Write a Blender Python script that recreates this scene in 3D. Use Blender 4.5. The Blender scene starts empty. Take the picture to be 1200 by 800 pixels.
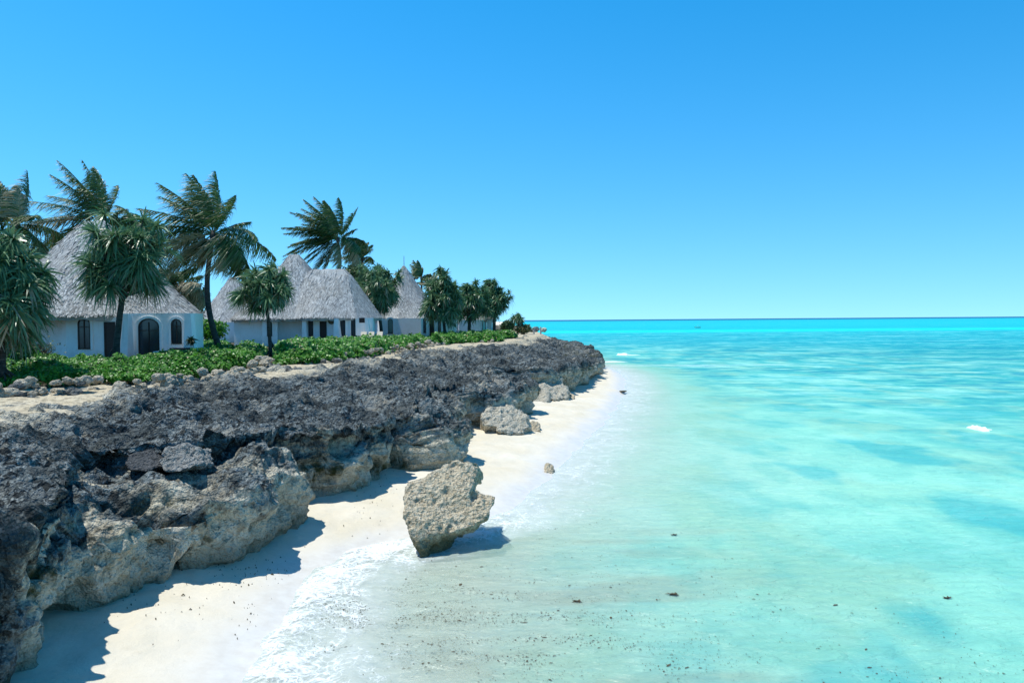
import bpy, bmesh, math, random
import numpy as np
from mathutils import Vector

# ------------------------------------------------------------------ scene, camera, light
sc = bpy.context.scene
COL = sc.collection
R = math.radians
rng = np.random.default_rng(7)
random.seed(7)

CAM_H, FPX, ROLL, CX, CY, HORIZON = 6.0, 900.0, R(0.43), 600.0, 400.0, 375.2
PITCH = math.atan((CY - HORIZON) / FPX)
_cp, _sp = math.cos(PITCH), math.sin(PITCH)
FWD = np.array([0, _cp, -_sp]); _u = np.array([0, _sp, _cp]); _r = np.array([1.0, 0, 0])
RIGHT = _r * math.cos(ROLL) - _u * math.sin(ROLL)
UP = _u * math.cos(ROLL) + _r * math.sin(ROLL)

cam_d = bpy.data.cameras.new('camera'); cam = bpy.data.objects.new('camera', cam_d); COL.objects.link(cam)
cam_d.sensor_width = 36; cam_d.lens = 36 * FPX / 1200; cam_d.clip_start = 0.1; cam_d.clip_end = 100000
from mathutils import Matrix
cam.matrix_world = Matrix(((RIGHT[0], UP[0], -FWD[0], 0), (RIGHT[1], UP[1], -FWD[1], 0),
                           (RIGHT[2], UP[2], -FWD[2], CAM_H), (0, 0, 0, 1)))
sc.camera = cam

SUN_EL = R(69); SUN_AZ = (-0.985, 0.17)            # direction towards the sun, seen from above
sun_d = bpy.data.lights.new('sun', 'SUN'); sun_d.energy = 4.9; sun_d.angle = R(0.5); sun_d.color = (1, .985, .90)
sun = bpy.data.objects.new('sun', sun_d); COL.objects.link(sun)
to_sun = Vector((SUN_AZ[0] * math.cos(SUN_EL), SUN_AZ[1] * math.cos(SUN_EL), math.sin(SUN_EL)))
sun.rotation_euler = to_sun.to_track_quat('Z', 'Y').to_euler(); sun.location = (-20, 5, 40)

SKY_LIFT, SKY_SAT, SKY_GAIN, SKY_STR = .125, 1.48, (1.34, 1.47, 1.42), .15
ZENITH = .62                                        # the deep blue overhead is darker than the band near the horizon
w = bpy.data.worlds.new('World'); sc.world = w; w.use_nodes = True
nt = w.node_tree; nt.nodes.clear()
sky = nt.nodes.new('ShaderNodeTexSky'); sky.sky_type = 'NISHITA'; sky.sun_disc = False
sky.sun_elevation = SUN_EL; sky.sun_rotation = math.atan2(SUN_AZ[0], SUN_AZ[1])
sky.altitude = 0; sky.air_density = 1.0; sky.dust_density = 0.3; sky.ozone_density = 2.0
# look the sky up a little above the true direction (a clear marine horizon without the dusty yellow band), then deepen its blue
tc = nt.nodes.new('ShaderNodeTexCoord'); sx = nt.nodes.new('ShaderNodeSeparateXYZ'); nt.links.new(tc.outputs['Generated'], sx.inputs[0])
mz = nt.nodes.new('ShaderNodeMath'); mz.operation = 'MULTIPLY_ADD'; mz.inputs[1].default_value = .8; mz.inputs[2].default_value = SKY_LIFT; mz.use_clamp = True
nt.links.new(sx.outputs[2], mz.inputs[0]); cx = nt.nodes.new('ShaderNodeCombineXYZ')
for i in (0, 1): nt.links.new(sx.outputs[i], cx.inputs[i])
nt.links.new(mz.outputs[0], cx.inputs[2]); nv = nt.nodes.new('ShaderNodeVectorMath'); nv.operation = 'NORMALIZE'
nt.links.new(cx.outputs[0], nv.inputs[0]); nt.links.new(nv.outputs[0], sky.inputs[0])
hs = nt.nodes.new('ShaderNodeHueSaturation'); hs.inputs['Saturation'].default_value = SKY_SAT; hs.inputs['Hue'].default_value = .494
gm = nt.nodes.new('ShaderNodeMix'); gm.data_type = 'RGBA'; gm.blend_type = 'MULTIPLY'; gm.inputs[0].default_value = 1; gm.inputs[7].default_value = (*SKY_GAIN, 1)
zr = nt.nodes.new('ShaderNodeMapRange'); zr.interpolation_type = 'SMOOTHSTEP'; zr.inputs[1].default_value = .36; zr.inputs[2].default_value = .85; zr.inputs[3].default_value = 1.0; zr.inputs[4].default_value = ZENITH
nt.links.new(sx.outputs[2], zr.inputs[0]); zm = nt.nodes.new('ShaderNodeVectorMath'); zm.operation = 'SCALE'
bg = nt.nodes.new('ShaderNodeBackground'); bg.inputs['Strength'].default_value = SKY_STR
wo = nt.nodes.new('ShaderNodeOutputWorld')
nt.links.new(sky.outputs[0], hs.inputs['Color']); nt.links.new(hs.outputs[0], gm.inputs[6]); nt.links.new(gm.outputs[2], zm.inputs[0]); nt.links.new(zr.outputs[0], zm.inputs['Scale']); nt.links.new(zm.outputs[0], bg.inputs[0]); nt.links.new(bg.outputs[0], wo.inputs[0])

vs = sc.view_settings
vs.view_transform = 'Standard'; vs.look = 'None'; vs.gamma = 1; vs.exposure = 0.0; vs.use_curve_mapping = False
sc.cycles.max_bounces = 6; sc.cycles.diffuse_bounces = 3; sc.cycles.glossy_bounces = 2
sc.cycles.transparent_max_bounces = 12; sc.cycles.transmission_bounces = 2
sc.cycles.caustics_reflective = False; sc.cycles.caustics_refractive = False

# ------------------------------------------------------------------ pixel helpers (photo pixels, 1200 x 800)
def ray(px, py):
    d = FWD * FPX + RIGHT * (px - CX) + UP * (CY - py)
    return d / d[1]
def atd(px, py, D):
    d = ray(px, py); return np.array([d[0] * D, D, CAM_H + d[2] * D])
def atz(px, py, z):
    d = ray(px, py); t = (z - CAM_H) / d[2]; return np.array([d[0] * t, t, z])
def xat(px, D): return atd(px, 378, D)[0]

# ------------------------------------------------------------------ noise
def _hash(ix, iy, iz, s):
    h = (ix.astype(np.uint32) * np.uint32(374761393) + iy.astype(np.uint32) * np.uint32(668265263)
         + iz.astype(np.uint32) * np.uint32(2147483647) + np.uint32((s * 974711) & 0xffffffff))
    h = (h ^ (h >> np.uint32(13))) * np.uint32(1274126177)
    h = (h ^ (h >> np.uint32(16))) * np.uint32(2246822519)
    return h ^ (h >> np.uint32(15))
def rnd(ix, iy, iz, s): return _hash(ix, iy, iz, s).astype(np.float64) / 4294967295.0
_G = np.array([[1,1,0],[-1,1,0],[1,-1,0],[-1,-1,0],[1,0,1],[-1,0,1],[1,0,-1],[-1,0,-1],[0,1,1],[0,-1,1],[0,1,-1],[0,-1,-1]], float)
def perlin(P, s=0):
    P = np.asarray(P, float); I = np.floor(P).astype(np.int64); f = P - I
    u = f * f * f * (f * (f * 6 - 15) + 10); out = 0
    for dx in (0, 1):
        wx = u[:, 0] if dx else 1 - u[:, 0]
        for dy in (0, 1):
            wy = u[:, 1] if dy else 1 - u[:, 1]
            for dz in (0, 1):
                wz = u[:, 2] if dz else 1 - u[:, 2]
                g = _G[_hash(I[:, 0] + dx, I[:, 1] + dy, I[:, 2] + dz, s) % np.uint32(12)]
                out = out + wx * wy * wz * (g[:, 0] * (f[:, 0] - dx) + g[:, 1] * (f[:, 1] - dy) + g[:, 2] * (f[:, 2] - dz))
    return out
def fbm(P, o=4, s=0):
    a, t, r = 1.0, 0, 0
    for k in range(o):
        r = r + a * perlin(P * (2.03 ** k), s + k); a *= .5
    return r
def worley(P, s=0, second=False):
    P = np.asarray(P, float); I = np.floor(P).astype(np.int64)
    d1 = np.full(len(P), 9.0); d2 = np.full(len(P), 9.0)
    for dx in (-1, 0, 1):
        for dy in (-1, 0, 1):
            for dz in (-1, 0, 1):
                a, b, c = I[:, 0] + dx, I[:, 1] + dy, I[:, 2] + dz
                q = (a + rnd(a, b, c, s) - P[:, 0]) ** 2 + (b + rnd(a, b, c, s + 11) - P[:, 1]) ** 2 + (c + rnd(a, b, c, s + 23) - P[:, 2]) ** 2
                d2 = np.minimum(d2, np.maximum(d1, q)); d1 = np.minimum(d1, q)
    return (np.sqrt(d1), np.sqrt(d2)) if second else np.sqrt(d1)
def sst(a, b, x):
    t = np.clip((x - a) / (b - a), 0, 1); return t * t * (3 - 2 * t)

# ------------------------------------------------------------------ mesh helpers
def np_mesh(name, V, F, mats, smooth=False, attrs=None, midx=None, colors=None):
    """V (n,3), F (m,k) with equal k -> mesh"""
    V = np.asarray(V, np.float32); F = np.asarray(F, np.int32)
    me = bpy.data.meshes.new(name)
    me.vertices.add(len(V)); me.vertices.foreach_set('co', V.ravel())
    k = F.shape[1]
    me.loops.add(F.size); me.loops.foreach_set('vertex_index', F.ravel())
    me.polygons.add(len(F)); me.polygons.foreach_set('loop_start', np.arange(0, F.size, k, dtype=np.int32))
    me.polygons.foreach_set('loop_total', np.full(len(F), k, np.int32))
    me.polygons.foreach_set('use_smooth', np.full(len(F), bool(smooth)))
    for m in (mats if isinstance(mats, (list, tuple)) else [mats]): me.materials.append(m)
    if midx is not None: me.polygons.foreach_set('material_index', np.asarray(midx, np.int32))
    for n, a in (attrs or {}).items():
        at = me.attributes.new(n, 'FLOAT', 'POINT'); at.data.foreach_set('value', np.asarray(a, np.float32))
    for n, a in (colors or {}).items():
        at = me.attributes.new(n, 'FLOAT_COLOR', 'POINT')
        a4 = np.concatenate([a, np.ones((len(a), 1))], 1).astype(np.float32); at.data.foreach_set('color', a4.ravel())
    me.update(calc_edges=True)
    return me
def link(name, me, parent=None):
    o = bpy.data.objects.new(name, me); COL.objects.link(o)
    if parent is not None: o.parent = parent; o.matrix_parent_inverse = Matrix.Translation(-Vector(parent.matrix_basis.translation)) if parent.type == 'EMPTY' and parent.get('_abs') else Matrix()
    return o
def tag(o, label, cat, group=None):
    o['label'] = label; o['category'] = cat
    if group: o['group'] = group
    return o
def thing(name, label, cat, loc, group=None):
    o = bpy.data.objects.new(name, None); COL.objects.link(o); o.location = loc; o.empty_display_size = .3
    return tag(o, label, cat, group)
def structure(o): o['kind'] = 'structure'; return o

class MB:
    """collects polygons of any size in world space; local origin subtracted at build"""
    def __init__(s): s.v = []; s.f = []; s.t = []
    def add(s, vs_, fs_, tone=.5):
        b = len(s.v); s.v += [tuple(v) for v in vs_]; s.f += [tuple(b + i for i in f) for f in fs_]; s.t += [tone] * len(vs_)
    def box(s, c, size, rz=0, tone=.5, taper=1.0):
        ca, sa = math.cos(rz), math.sin(rz); vs_ = []
        for z in (-.5, .5):
            k = taper if z > 0 else 1
            for x, y in ((-.5, -.5), (.5, -.5), (.5, .5), (-.5, .5)):
                X, Y = x * size[0] * k, y * size[1] * k
                vs_.append((c[0] + X * ca - Y * sa, c[1] + X * sa + Y * ca, c[2] + z * size[2]))
        s.add(vs_, [(3, 2, 1, 0), (4, 5, 6, 7), (0, 1, 5, 4), (1, 2, 6, 5), (2, 3, 7, 6), (3, 0, 4, 7)], tone)
    def tube(s, pts, rad, n=8, tone=.5, cap=True):
        pts = [np.asarray(p, float) for p in pts]; vs_ = []; fs_ = []
        for i, p in enumerate(pts):
            t = pts[min(i + 1, len(pts) - 1)] - pts[max(i - 1, 0)]; t /= np.linalg.norm(t) + 1e-9
            a = np.cross(t, [0.31, 0.95, 0.05] if abs(t[1]) < .9 else [1, 0, 0]); a /= np.linalg.norm(a); b = np.cross(t, a)
            r = rad[i] if hasattr(rad, '__len__') else rad
            for k in range(n):
                an = 2 * math.pi * k / n; vs_.append(p + r * (math.cos(an) * a + math.sin(an) * b))
        for i in range(len(pts) - 1):
            for k in range(n):
                k2 = (k + 1) % n; fs_.append((i * n + k, i * n + k2, (i + 1) * n + k2, (i + 1) * n + k))
        if cap: fs_ += [tuple(range(n))[::-1], tuple((len(pts) - 1) * n + k for k in range(n))]
        s.add(vs_, fs_, tone)
    def build(s, name, mat, parent=None, smooth=False, origin=None):
        org = np.array(origin if origin is not None else (parent_world(parent) if parent is not None else (0, 0, 0)), float)
        me = bpy.data.meshes.new(name); me.from_pydata([tuple(np.array(v) - org) for v in s.v], [], s.f)
        me.materials.append(mat)
        at = me.attributes.new('tone', 'FLOAT', 'POINT'); at.data.foreach_set('value', np.array(s.t, np.float32))
        if smooth: me.polygons.foreach_set('use_smooth', np.ones(len(me.polygons), bool))
        me.update()
        o = bpy.data.objects.new(name, me); COL.objects.link(o)
        if parent is not None: o.parent = parent
        else: o.location = org
        return o
def parent_world(p):
    t = np.zeros(3)
    while p is not None: t += np.array(p.location); p = p.parent
    return t

class Strips:
    """leaves: ribbons of k+1 cross-sections, numpy built"""
    def __init__(s): s.V = []; s.F = []; s.T = []; s.n = 0
    def add(s, P, W, tone):
        """P (m,k,3) centre lines, W (m,k,3) half-width vectors, tone (m,)"""
        m, k, _ = P.shape
        V = np.stack([P - W, P + W], 2).reshape(-1, 3)
        base = s.n + np.arange(m)[:, None] * (2 * k) + np.arange(k - 1)[None, :] * 2
        F = np.stack([base, base + 1, base + 3, base + 2], -1).reshape(-1, 4)
        s.V.append(V); s.F.append(F); s.T.append(np.repeat(tone, 2 * k)); s.n += len(V)
    def build(s, name, mat, parent=None):
        org = parent_world(parent) if parent is not None else np.zeros(3)
        me = np_mesh(name, np.concatenate(s.V) - org, np.concatenate(s.F), mat, False, {'tone': np.concatenate(s.T)})
        o = bpy.data.objects.new(name, me); COL.objects.link(o)
        if parent is not None: o.parent = parent
        return o

# ------------------------------------------------------------------ materials
class NB:
    def __init__(s, name):
        s.m = bpy.data.materials.new(name); s.m.use_nodes = True; s.t = s.m.node_tree; s.t.nodes.clear()
        s.out = s.n('ShaderNodeOutputMaterial')
    def n(s, typ, ins=None, **kw):
        x = s.t.nodes.new(typ)
        for k, v in kw.items(): setattr(x, k, v)
        for k, v in (ins or {}).items(): s.set(x.inputs[k], v)
        return x
    def set(s, sock, v):
        if isinstance(v, bpy.types.NodeSocket): s.t.links.new(v, sock)
        elif isinstance(v, (tuple, list)) and sock.type == 'RGBA': sock.default_value = (*v[:3], 1)
        else: sock.default_value = v
    def pos(s): return s.n('ShaderNodeNewGeometry').outputs['Position']
    def attr(s, name, out='Fac'): return s.n('ShaderNodeAttribute', attribute_name=name).outputs[out]
    def mapping(s, vec, scale): return s.n('ShaderNodeMapping', {'Vector': vec, 'Scale': scale}).outputs[0]
    def noise(s, vec, scale, detail=4, rough=.55, dist=0): return s.n('ShaderNodeTexNoise', {'Vector': vec, 'Scale': scale, 'Detail': detail, 'Roughness': rough, 'Distortion': dist}).outputs['Fac']
    def vor(s, vec, scale, feature='F1', rnd_=1): return s.n('ShaderNodeTexVoronoi', {'Vector': vec, 'Scale': scale, 'Randomness': rnd_}, feature=feature).outputs['Distance']
    def mr(s, v, a, b, c=0, d=1): return s.n('ShaderNodeMapRange', {'Value': v, 'From Min': a, 'From Max': b, 'To Min': c, 'To Max': d}).outputs[0]
    def mix(s, f, a, b, mode='MIX'):
        x = s.n('ShaderNodeMix', data_type='RGBA', blend_type=mode); s.set(x.inputs[0], f); s.set(x.inputs[6], a); s.set(x.inputs[7], b); return x.outputs[2]
    def math(s, op, a, b=0.0, c=0.0):
        x = s.n('ShaderNodeMath', operation=op); s.set(x.inputs[0], a); s.set(x.inputs[1], b); s.set(x.inputs[2], c); return x.outputs[0]
    def ramp(s, f, stops):
        x = s.n('ShaderNodeValToRGB'); s.set(x.inputs[0], f); e = x.color_ramp.elements
        while len(e) < len(stops): e.new(.5)
        for el, (p, c) in zip(e, stops): el.position = p; el.color = (*c, 1)
        return x.outputs[0]
    def bump(s, h, strength, dist, normal=None):
        x = s.n('ShaderNodeBump', {'Height': h, 'Strength': strength, 'Distance': dist})
        if normal is not None: s.set(x.inputs['Normal'], normal)
        return x.outputs[0]
    def bsdf(s, col, rough=.8, normal=None, spec=.4, **kw):
        x = s.n('ShaderNodeBsdfPrincipled', {'Base Color': col, 'Roughness': rough, 'Specular IOR Level': spec})
        if normal is not None: s.set(x.inputs['Normal'], normal)
        return x.outputs[0]
    def done(s, sh): s.t.links.new(sh, s.out.inputs[0]); return s.m

def mat_rock():
    b = NB('coral_rock'); p = b.pos(); crust = b.attr('crust'); algae = b.attr('algae')
    n1 = b.noise(p, 1.1, 5, .6); n2 = b.noise(p, 2.4, 6, .68, .5); n3 = b.noise(p, 10, 5, .7, .6); n4 = b.noise(p, 5, 5, .66, .8); v1 = b.vor(p, 7); v2 = b.vor(p, 19)
    pale = b.mix(b.mr(n1, .35, .65), (.54, .50, .39), (.62, .585, .49))
    pale = b.mix(b.mr(n2, .46, .60, 0, .65), pale, (.25, .22, .15)); pale = b.mix(b.mr(n3, .56, .66, 0, .7), pale, (.085, .078, .055))
    dark = b.mix(b.mr(n2, .40, .60), (.046, .060, .066), (.135, .166, .176))
    dark = b.mix(b.mr(n3, .47, .60, 0, .9), dark, (.32, .36, .365)); dark = b.mix(b.mr(n4, .475, .575, 0, .95), dark, (.016, .019, .021))
    n0 = b.noise(p, .45, 5, .6, .6); dark = b.mix(b.mr(n1, .52, .66, 0, .65), dark, (.235, .265, .27)); dark = b.mix(b.mr(n0, .54, .42, 0, .65), dark, (.030, .037, .038)); dark = b.mix(b.mr(n0, .58, .68, 0, .7), dark, (.32, .31, .27))
    f = b.math('ADD', crust, b.mr(n2, .2, .8, -.35, .35)); f = b.math('ADD', f, b.mr(n3, .2, .8, -.25, .25))
    col = b.mix(b.mr(f, .3, .7), pale, dark)
    col = b.mix(b.math('MULTIPLY', algae, b.mr(n2, .35, .6)), col, (.05, .055, .02)); zz = b.math('ADD', b.n('ShaderNodeSeparateXYZ', {0: p}).outputs[2], b.mr(n2, .3, .7, -.3, .3)); col = b.mix(b.mr(zz, .85, .45, 0, .6), col, (.15, .14, .09))
    h = b.math('ADD', b.math('MULTIPLY', v1, .8), b.math('MULTIPLY', v2, .4)); h = b.math('ADD', h, b.math('MULTIPLY', n3, .5))
    return b.done(b.bsdf(col, .95, b.bump(h, 1.0, .13), .15))
def mat_boulder(name, c1, c2, c3, k=1.0, tide=0.0):
    b = NB(name); p = b.n('ShaderNodeTexCoord').outputs['Object']
    n1 = b.noise(p, 1.6 * k, 5, .6); n2 = b.noise(p, 7 * k, 5, .65, .5); n3 = b.noise(p, 21 * k, 3, .7, .6); v1 = b.vor(p, 10 * k); v2 = b.vor(p, 27 * k)
    col = b.mix(b.mr(n1, .35, .65), c1, c2); col = b.mix(b.mr(n2, .48, .62, 0, .75), col, c3)
    col = b.mix(b.mr(n3, .54, .64, 0, .8), col, tuple(x * .42 for x in c3)); col = b.mix(b.mr(n3, .44, .36, 0, .35), col, tuple(min(.6, x * 1.3) for x in c2))
    if tide:                                        # wet, algae grown foot
        z = b.n('ShaderNodeSeparateXYZ', {0: p}).outputs[2]; z = b.math('ADD', z, b.mr(n1, .3, .7, -.25, .25)); col = b.mix(b.mr(z, tide, tide * .45, 0, .85), col, (.075, .085, .04))
    h = b.math('ADD', b.math('MULTIPLY', v1, .8), b.math('MULTIPLY', v2, .4)); h = b.math('ADD', h, b.math('MULTIPLY', n3, .45))
    return b.done(b.bsdf(col, .95, b.bump(h, 1.0, .10 / k ** .5), .15))
def mat_sand():
    b = NB('beach_sand'); p = b.pos(); wet = b.attr('wet')
    n1 = b.noise(p, .5, 4, .55); n2 = b.noise(p, 4, 5, .6); n3 = b.noise(p, 60, 3, .7)
    dry = b.mix(b.mr(n1, .35, .65), (.66, .585, .45), (.72, .66, .55)); dry = b.mix(b.mr(n2, .5, .75, 0, .35), dry, (.52, .45, .33))
    dry = b.mix(b.mr(n3, .62, .74, 0, .45), dry, (.40, .33, .23))
    wc = b.mix(b.mr(n2, .35, .65), (.64, .60, .545), (.71, .68, .63))
    col = b.mix(wet, dry, wc); rough = b.mr(wet, 0, 1, .9, .38)
    h = b.math('ADD', b.math('MULTIPLY', n2, .8), b.math('MULTIPLY', n3, .25))
    return b.done(b.bsdf(col, rough, b.bump(h, b.mr(wet, 0, 1, .7, .12), .06), .35))
def mat_ground():
    b = NB('coral_rubble_ground'); p = b.pos(); soil = b.attr('soil')
    n1 = b.noise(p, .7, 5, .6); n2 = b.noise(p, 6, 5, .65); v = b.vor(p, 9)
    col = b.mix(b.mr(n1, .35, .65), (.50, .42, .29), (.60, .53, .40)); col = b.mix(b.mr(n2, .47, .6, 0, .8), col, (.24, .205, .145))
    col = b.mix(b.mr(n1, .58, .68, 0, .6), col, (.16, .16, .155))
    col = b.mix(soil, col, b.mix(b.mr(n2, .35, .65), (.05, .045, .03), (.10, .085, .055)))
    h = b.math('ADD', b.math('MULTIPLY', n2, .8), b.math('MULTIPLY', v, .5))
    return b.done(b.bsdf(col, .95, b.bump(h, .9, .08), .2))
def mat_water():
    b = NB('lagoon_water'); p = b.pos(); cover = b.attr('cover'); foam = b.attr('foam'); patch = b.attr('patch'); tint = b.attr('tint', 'Color')
    st = b.mapping(p, (.55, 1.0, 1)); big = b.noise(st, .10, 5, .6, .5); mid = b.noise(st, .50, 5, .62, .6); fine = b.noise(st, 2.6, 4, .6, .4); huge = b.noise(st, .035, 3, .5, .3)
    s_ = b.math('ADD', b.math('MULTIPLY', big, .55), b.math('MULTIPLY', mid, .45)); s2 = b.math('ADD', b.math('MULTIPLY', mid, .55), b.math('MULTIPLY', fine, .45))
    grass = b.mix(.72, tint, (.008, .25, .33)); pale = b.mix(.40, tint, (.45, .88, .78))
    col = b.mix(b.math('MULTIPLY', b.mr(s_, .49, .58), b.mr(patch, 0, 1, .05, .95)), tint, grass)
    col = b.mix(b.math('MULTIPLY', b.mr(s_, .48, .39), b.mr(patch, 0, 1, .2, .7)), col, pale)
    col = b.mix(b.math('MULTIPLY', b.mr(s2, .50, .62), b.mr(patch, 0, 1, .12, .7)), col, b.mix(.55, col, (.01, .30, .40)))
    col = b.mix(b.math('MULTIPLY', b.mr(s2, .47, .38), b.mr(patch, 0, 1, .1, .45)), col, b.mix(.4, col, (.55, .9, .85)))
    # lacy foam of the swash
    wob = b.n('ShaderNodeVectorMath', {0: p, 1: b.n('ShaderNodeVectorMath', {0: b.n('ShaderNodeTexNoise', {'Vector': p, 'Scale': 2.2, 'Detail': 3}).outputs['Color'], 1: (.55, .55, 0)}, operation='MULTIPLY').outputs[0]}, operation='ADD').outputs[0]
    fw = b.noise(b.mapping(p, (1, .8, 1)), 1.1, 5, .65, 1.2); fv = b.vor(wob, 4.5, 'DISTANCE_TO_EDGE'); fv2 = b.vor(wob, 11, 'DISTANCE_TO_EDGE'); fn = b.noise(wob, 9, 4, .7)
    lace = b.math('ADD', b.mr(fv, .0, .16, .45, -.10), b.mr(fv2, .0, .22, .30, -.15)); lace = b.math('ADD', lace, b.mr(fw, .35, .65, -.55, .45)); lace = b.math('ADD', lace, b.mr(fn, .3, .7, -.35, .35))
    fs = b.math('ADD', b.math('MULTIPLY', foam, 1.5), b.math('SUBTRACT', lace, .78))
    ff = b.math('MULTIPLY', b.mr(fs, -.1, .9, 0, .85), b.mr(foam, 0, .12)); ff = b.math('MAXIMUM', ff, b.math('MULTIPLY', b.math('MINIMUM', foam, .36), b.mr(fw, .3, .65, .35, .95)))
    rip = b.noise(b.mapping(p, (.7, 1.3, 1)), 2.2, 5, .65, .8); rip2 = b.noise(b.mapping(p, (.5, 1, 1)), .5, 3, .5)
    nrm = b.bump(b.math('ADD', rip, b.math('MULTIPLY', rip2, 1.5)), .8, .25)
    wv = b.noise(b.mapping(p, (.6, 1.25, 1)), 3.0, 4, .6, 1.0); wv2 = b.noise(b.mapping(p, (.6, 1.1, 1)), .8, 3, .55, .6); nrm2 = b.bump(b.math('ADD', wv, b.math('MULTIPLY', wv2, 1.8)), 1.0, .10)
    dif = b.n('ShaderNodeBsdfDiffuse', {'Color': col, 'Normal': nrm2}).outputs[0]
    tr = b.n('ShaderNodeBsdfTransparent', {'Color': (.90, .975, .955)}).outputs[0]
    body = b.n('ShaderNodeMixShader'); b.set(body.inputs[0], cover); b.set(body.inputs[1], tr); b.set(body.inputs[2], dif)
    gl = b.n('ShaderNodeBsdfGlossy', {'Color': (1, 1, 1), 'Roughness': .2, 'Normal': nrm}).outputs[0]
    fr = b.n('ShaderNodeFresnel', {'IOR': 1.33, 'Normal': nrm}).outputs[0]
    srf = b.n('ShaderNodeMixShader'); b.set(srf.inputs[0], b.math('MINIMUM', b.math('MULTIPLY', fr, .9), .15)); b.set(srf.inputs[1], body.outputs[0]); b.set(srf.inputs[2], gl)
    fo = b.n('ShaderNodeBsdfDiffuse', {'Color': (.80, .84, .86)}).outputs[0]
    fin = b.n('ShaderNodeMixShader'); b.set(fin.inputs[0], ff); b.set(fin.inputs[1], srf.outputs[0]); b.set(fin.inputs[2], fo)
    return b.done(fin.outputs[0])
def mat_leaf(name, c_dark, c_light, c_dead, rough=.38, trans=.22, spec=.5):
    b = NB(name); t = b.attr('tone')
    col = b.mix(b.mr(t, 0, .8), c_dark, c_light); col = b.mix(b.mr(t, .9, .94), col, c_dead)
    pr = b.bsdf(col, rough, None, spec); tl = b.n('ShaderNodeBsdfTranslucent', {'Color': col}).outputs[0]
    x = b.n('ShaderNodeMixShader'); b.set(x.inputs[0], trans); b.set(x.inputs[1], pr); b.set(x.inputs[2], tl)
    return b.done(x.outputs[0])
def mat_bark(name, c1, c2, scale=(3, 3, 14)):
    b = NB(name); p = b.pos(); n = b.noise(b.mapping(p, scale), 1.0, 4, .6)
    return b.done(b.bsdf(b.mix(b.mr(n, .35, .65), c1, c2), .9, b.bump(n, .8, .06), .2))
def mat_thatch():
    b = NB('palm_thatch'); p = b.pos(); t = b.attr('tone'); n = b.noise(p, 2.0, 4, .6); n2 = b.noise(p, 13, 4, .7); n0 = b.noise(p, .35, 3)
    col = b.mix(t, (.20, .205, .205), (.66, .67, .665)); col = b.mix(b.mr(n, .4, .7, 0, .5), col, (.42, .425, .425)); col = b.mix(b.mr(n2, .55, .75, 0, .6), col, (.15, .15, .15))
    col = b.mix(b.mr(n0, .45, .7, 0, .35), col, (.36, .33, .28))
    return b.done(b.bsdf(col, .95, b.bump(n2, .9, .08), .15))
GROUND_Z = 3.4
def mat_plaster(name='white_plaster', c=(.88, .88, .87), c2=(.76, .75, .71)):
    b = NB(name); p = b.pos(); n = b.noise(p, 1.1, 5, .65); n2 = b.noise(p, 18, 3)
    z = b.math('ADD', b.n('ShaderNodeSeparateXYZ', {0: p}).outputs[2], b.mr(n, .3, .7, -.5, .5)); run = b.noise(b.mapping(p, (5, 5, .5)), 1.0, 4, .6)
    base = b.mix(b.mr(n, .45, .75, 0, .8), c, c2); base = b.mix(b.mr(z, GROUND_Z + 1.0, GROUND_Z + .1, 0, .55), base, (.50, .46, .37)); base = b.mix(b.mr(run, .58, .75, 0, .35), base, (.52, .50, .44))
    return b.done(b.bsdf(base, .85, b.bump(n2, .3, .02), .25))
def mat_plain(name, c, rough=.6, c2=None, scale=8, spec=.4):
    b = NB(name); p = b.pos(); n = b.noise(p, scale, 4, .6)
    return b.done(b.bsdf(b.mix(b.mr(n, .35, .65), c, c2 or tuple(x * .75 for x in c)), rough, None, spec))

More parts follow.
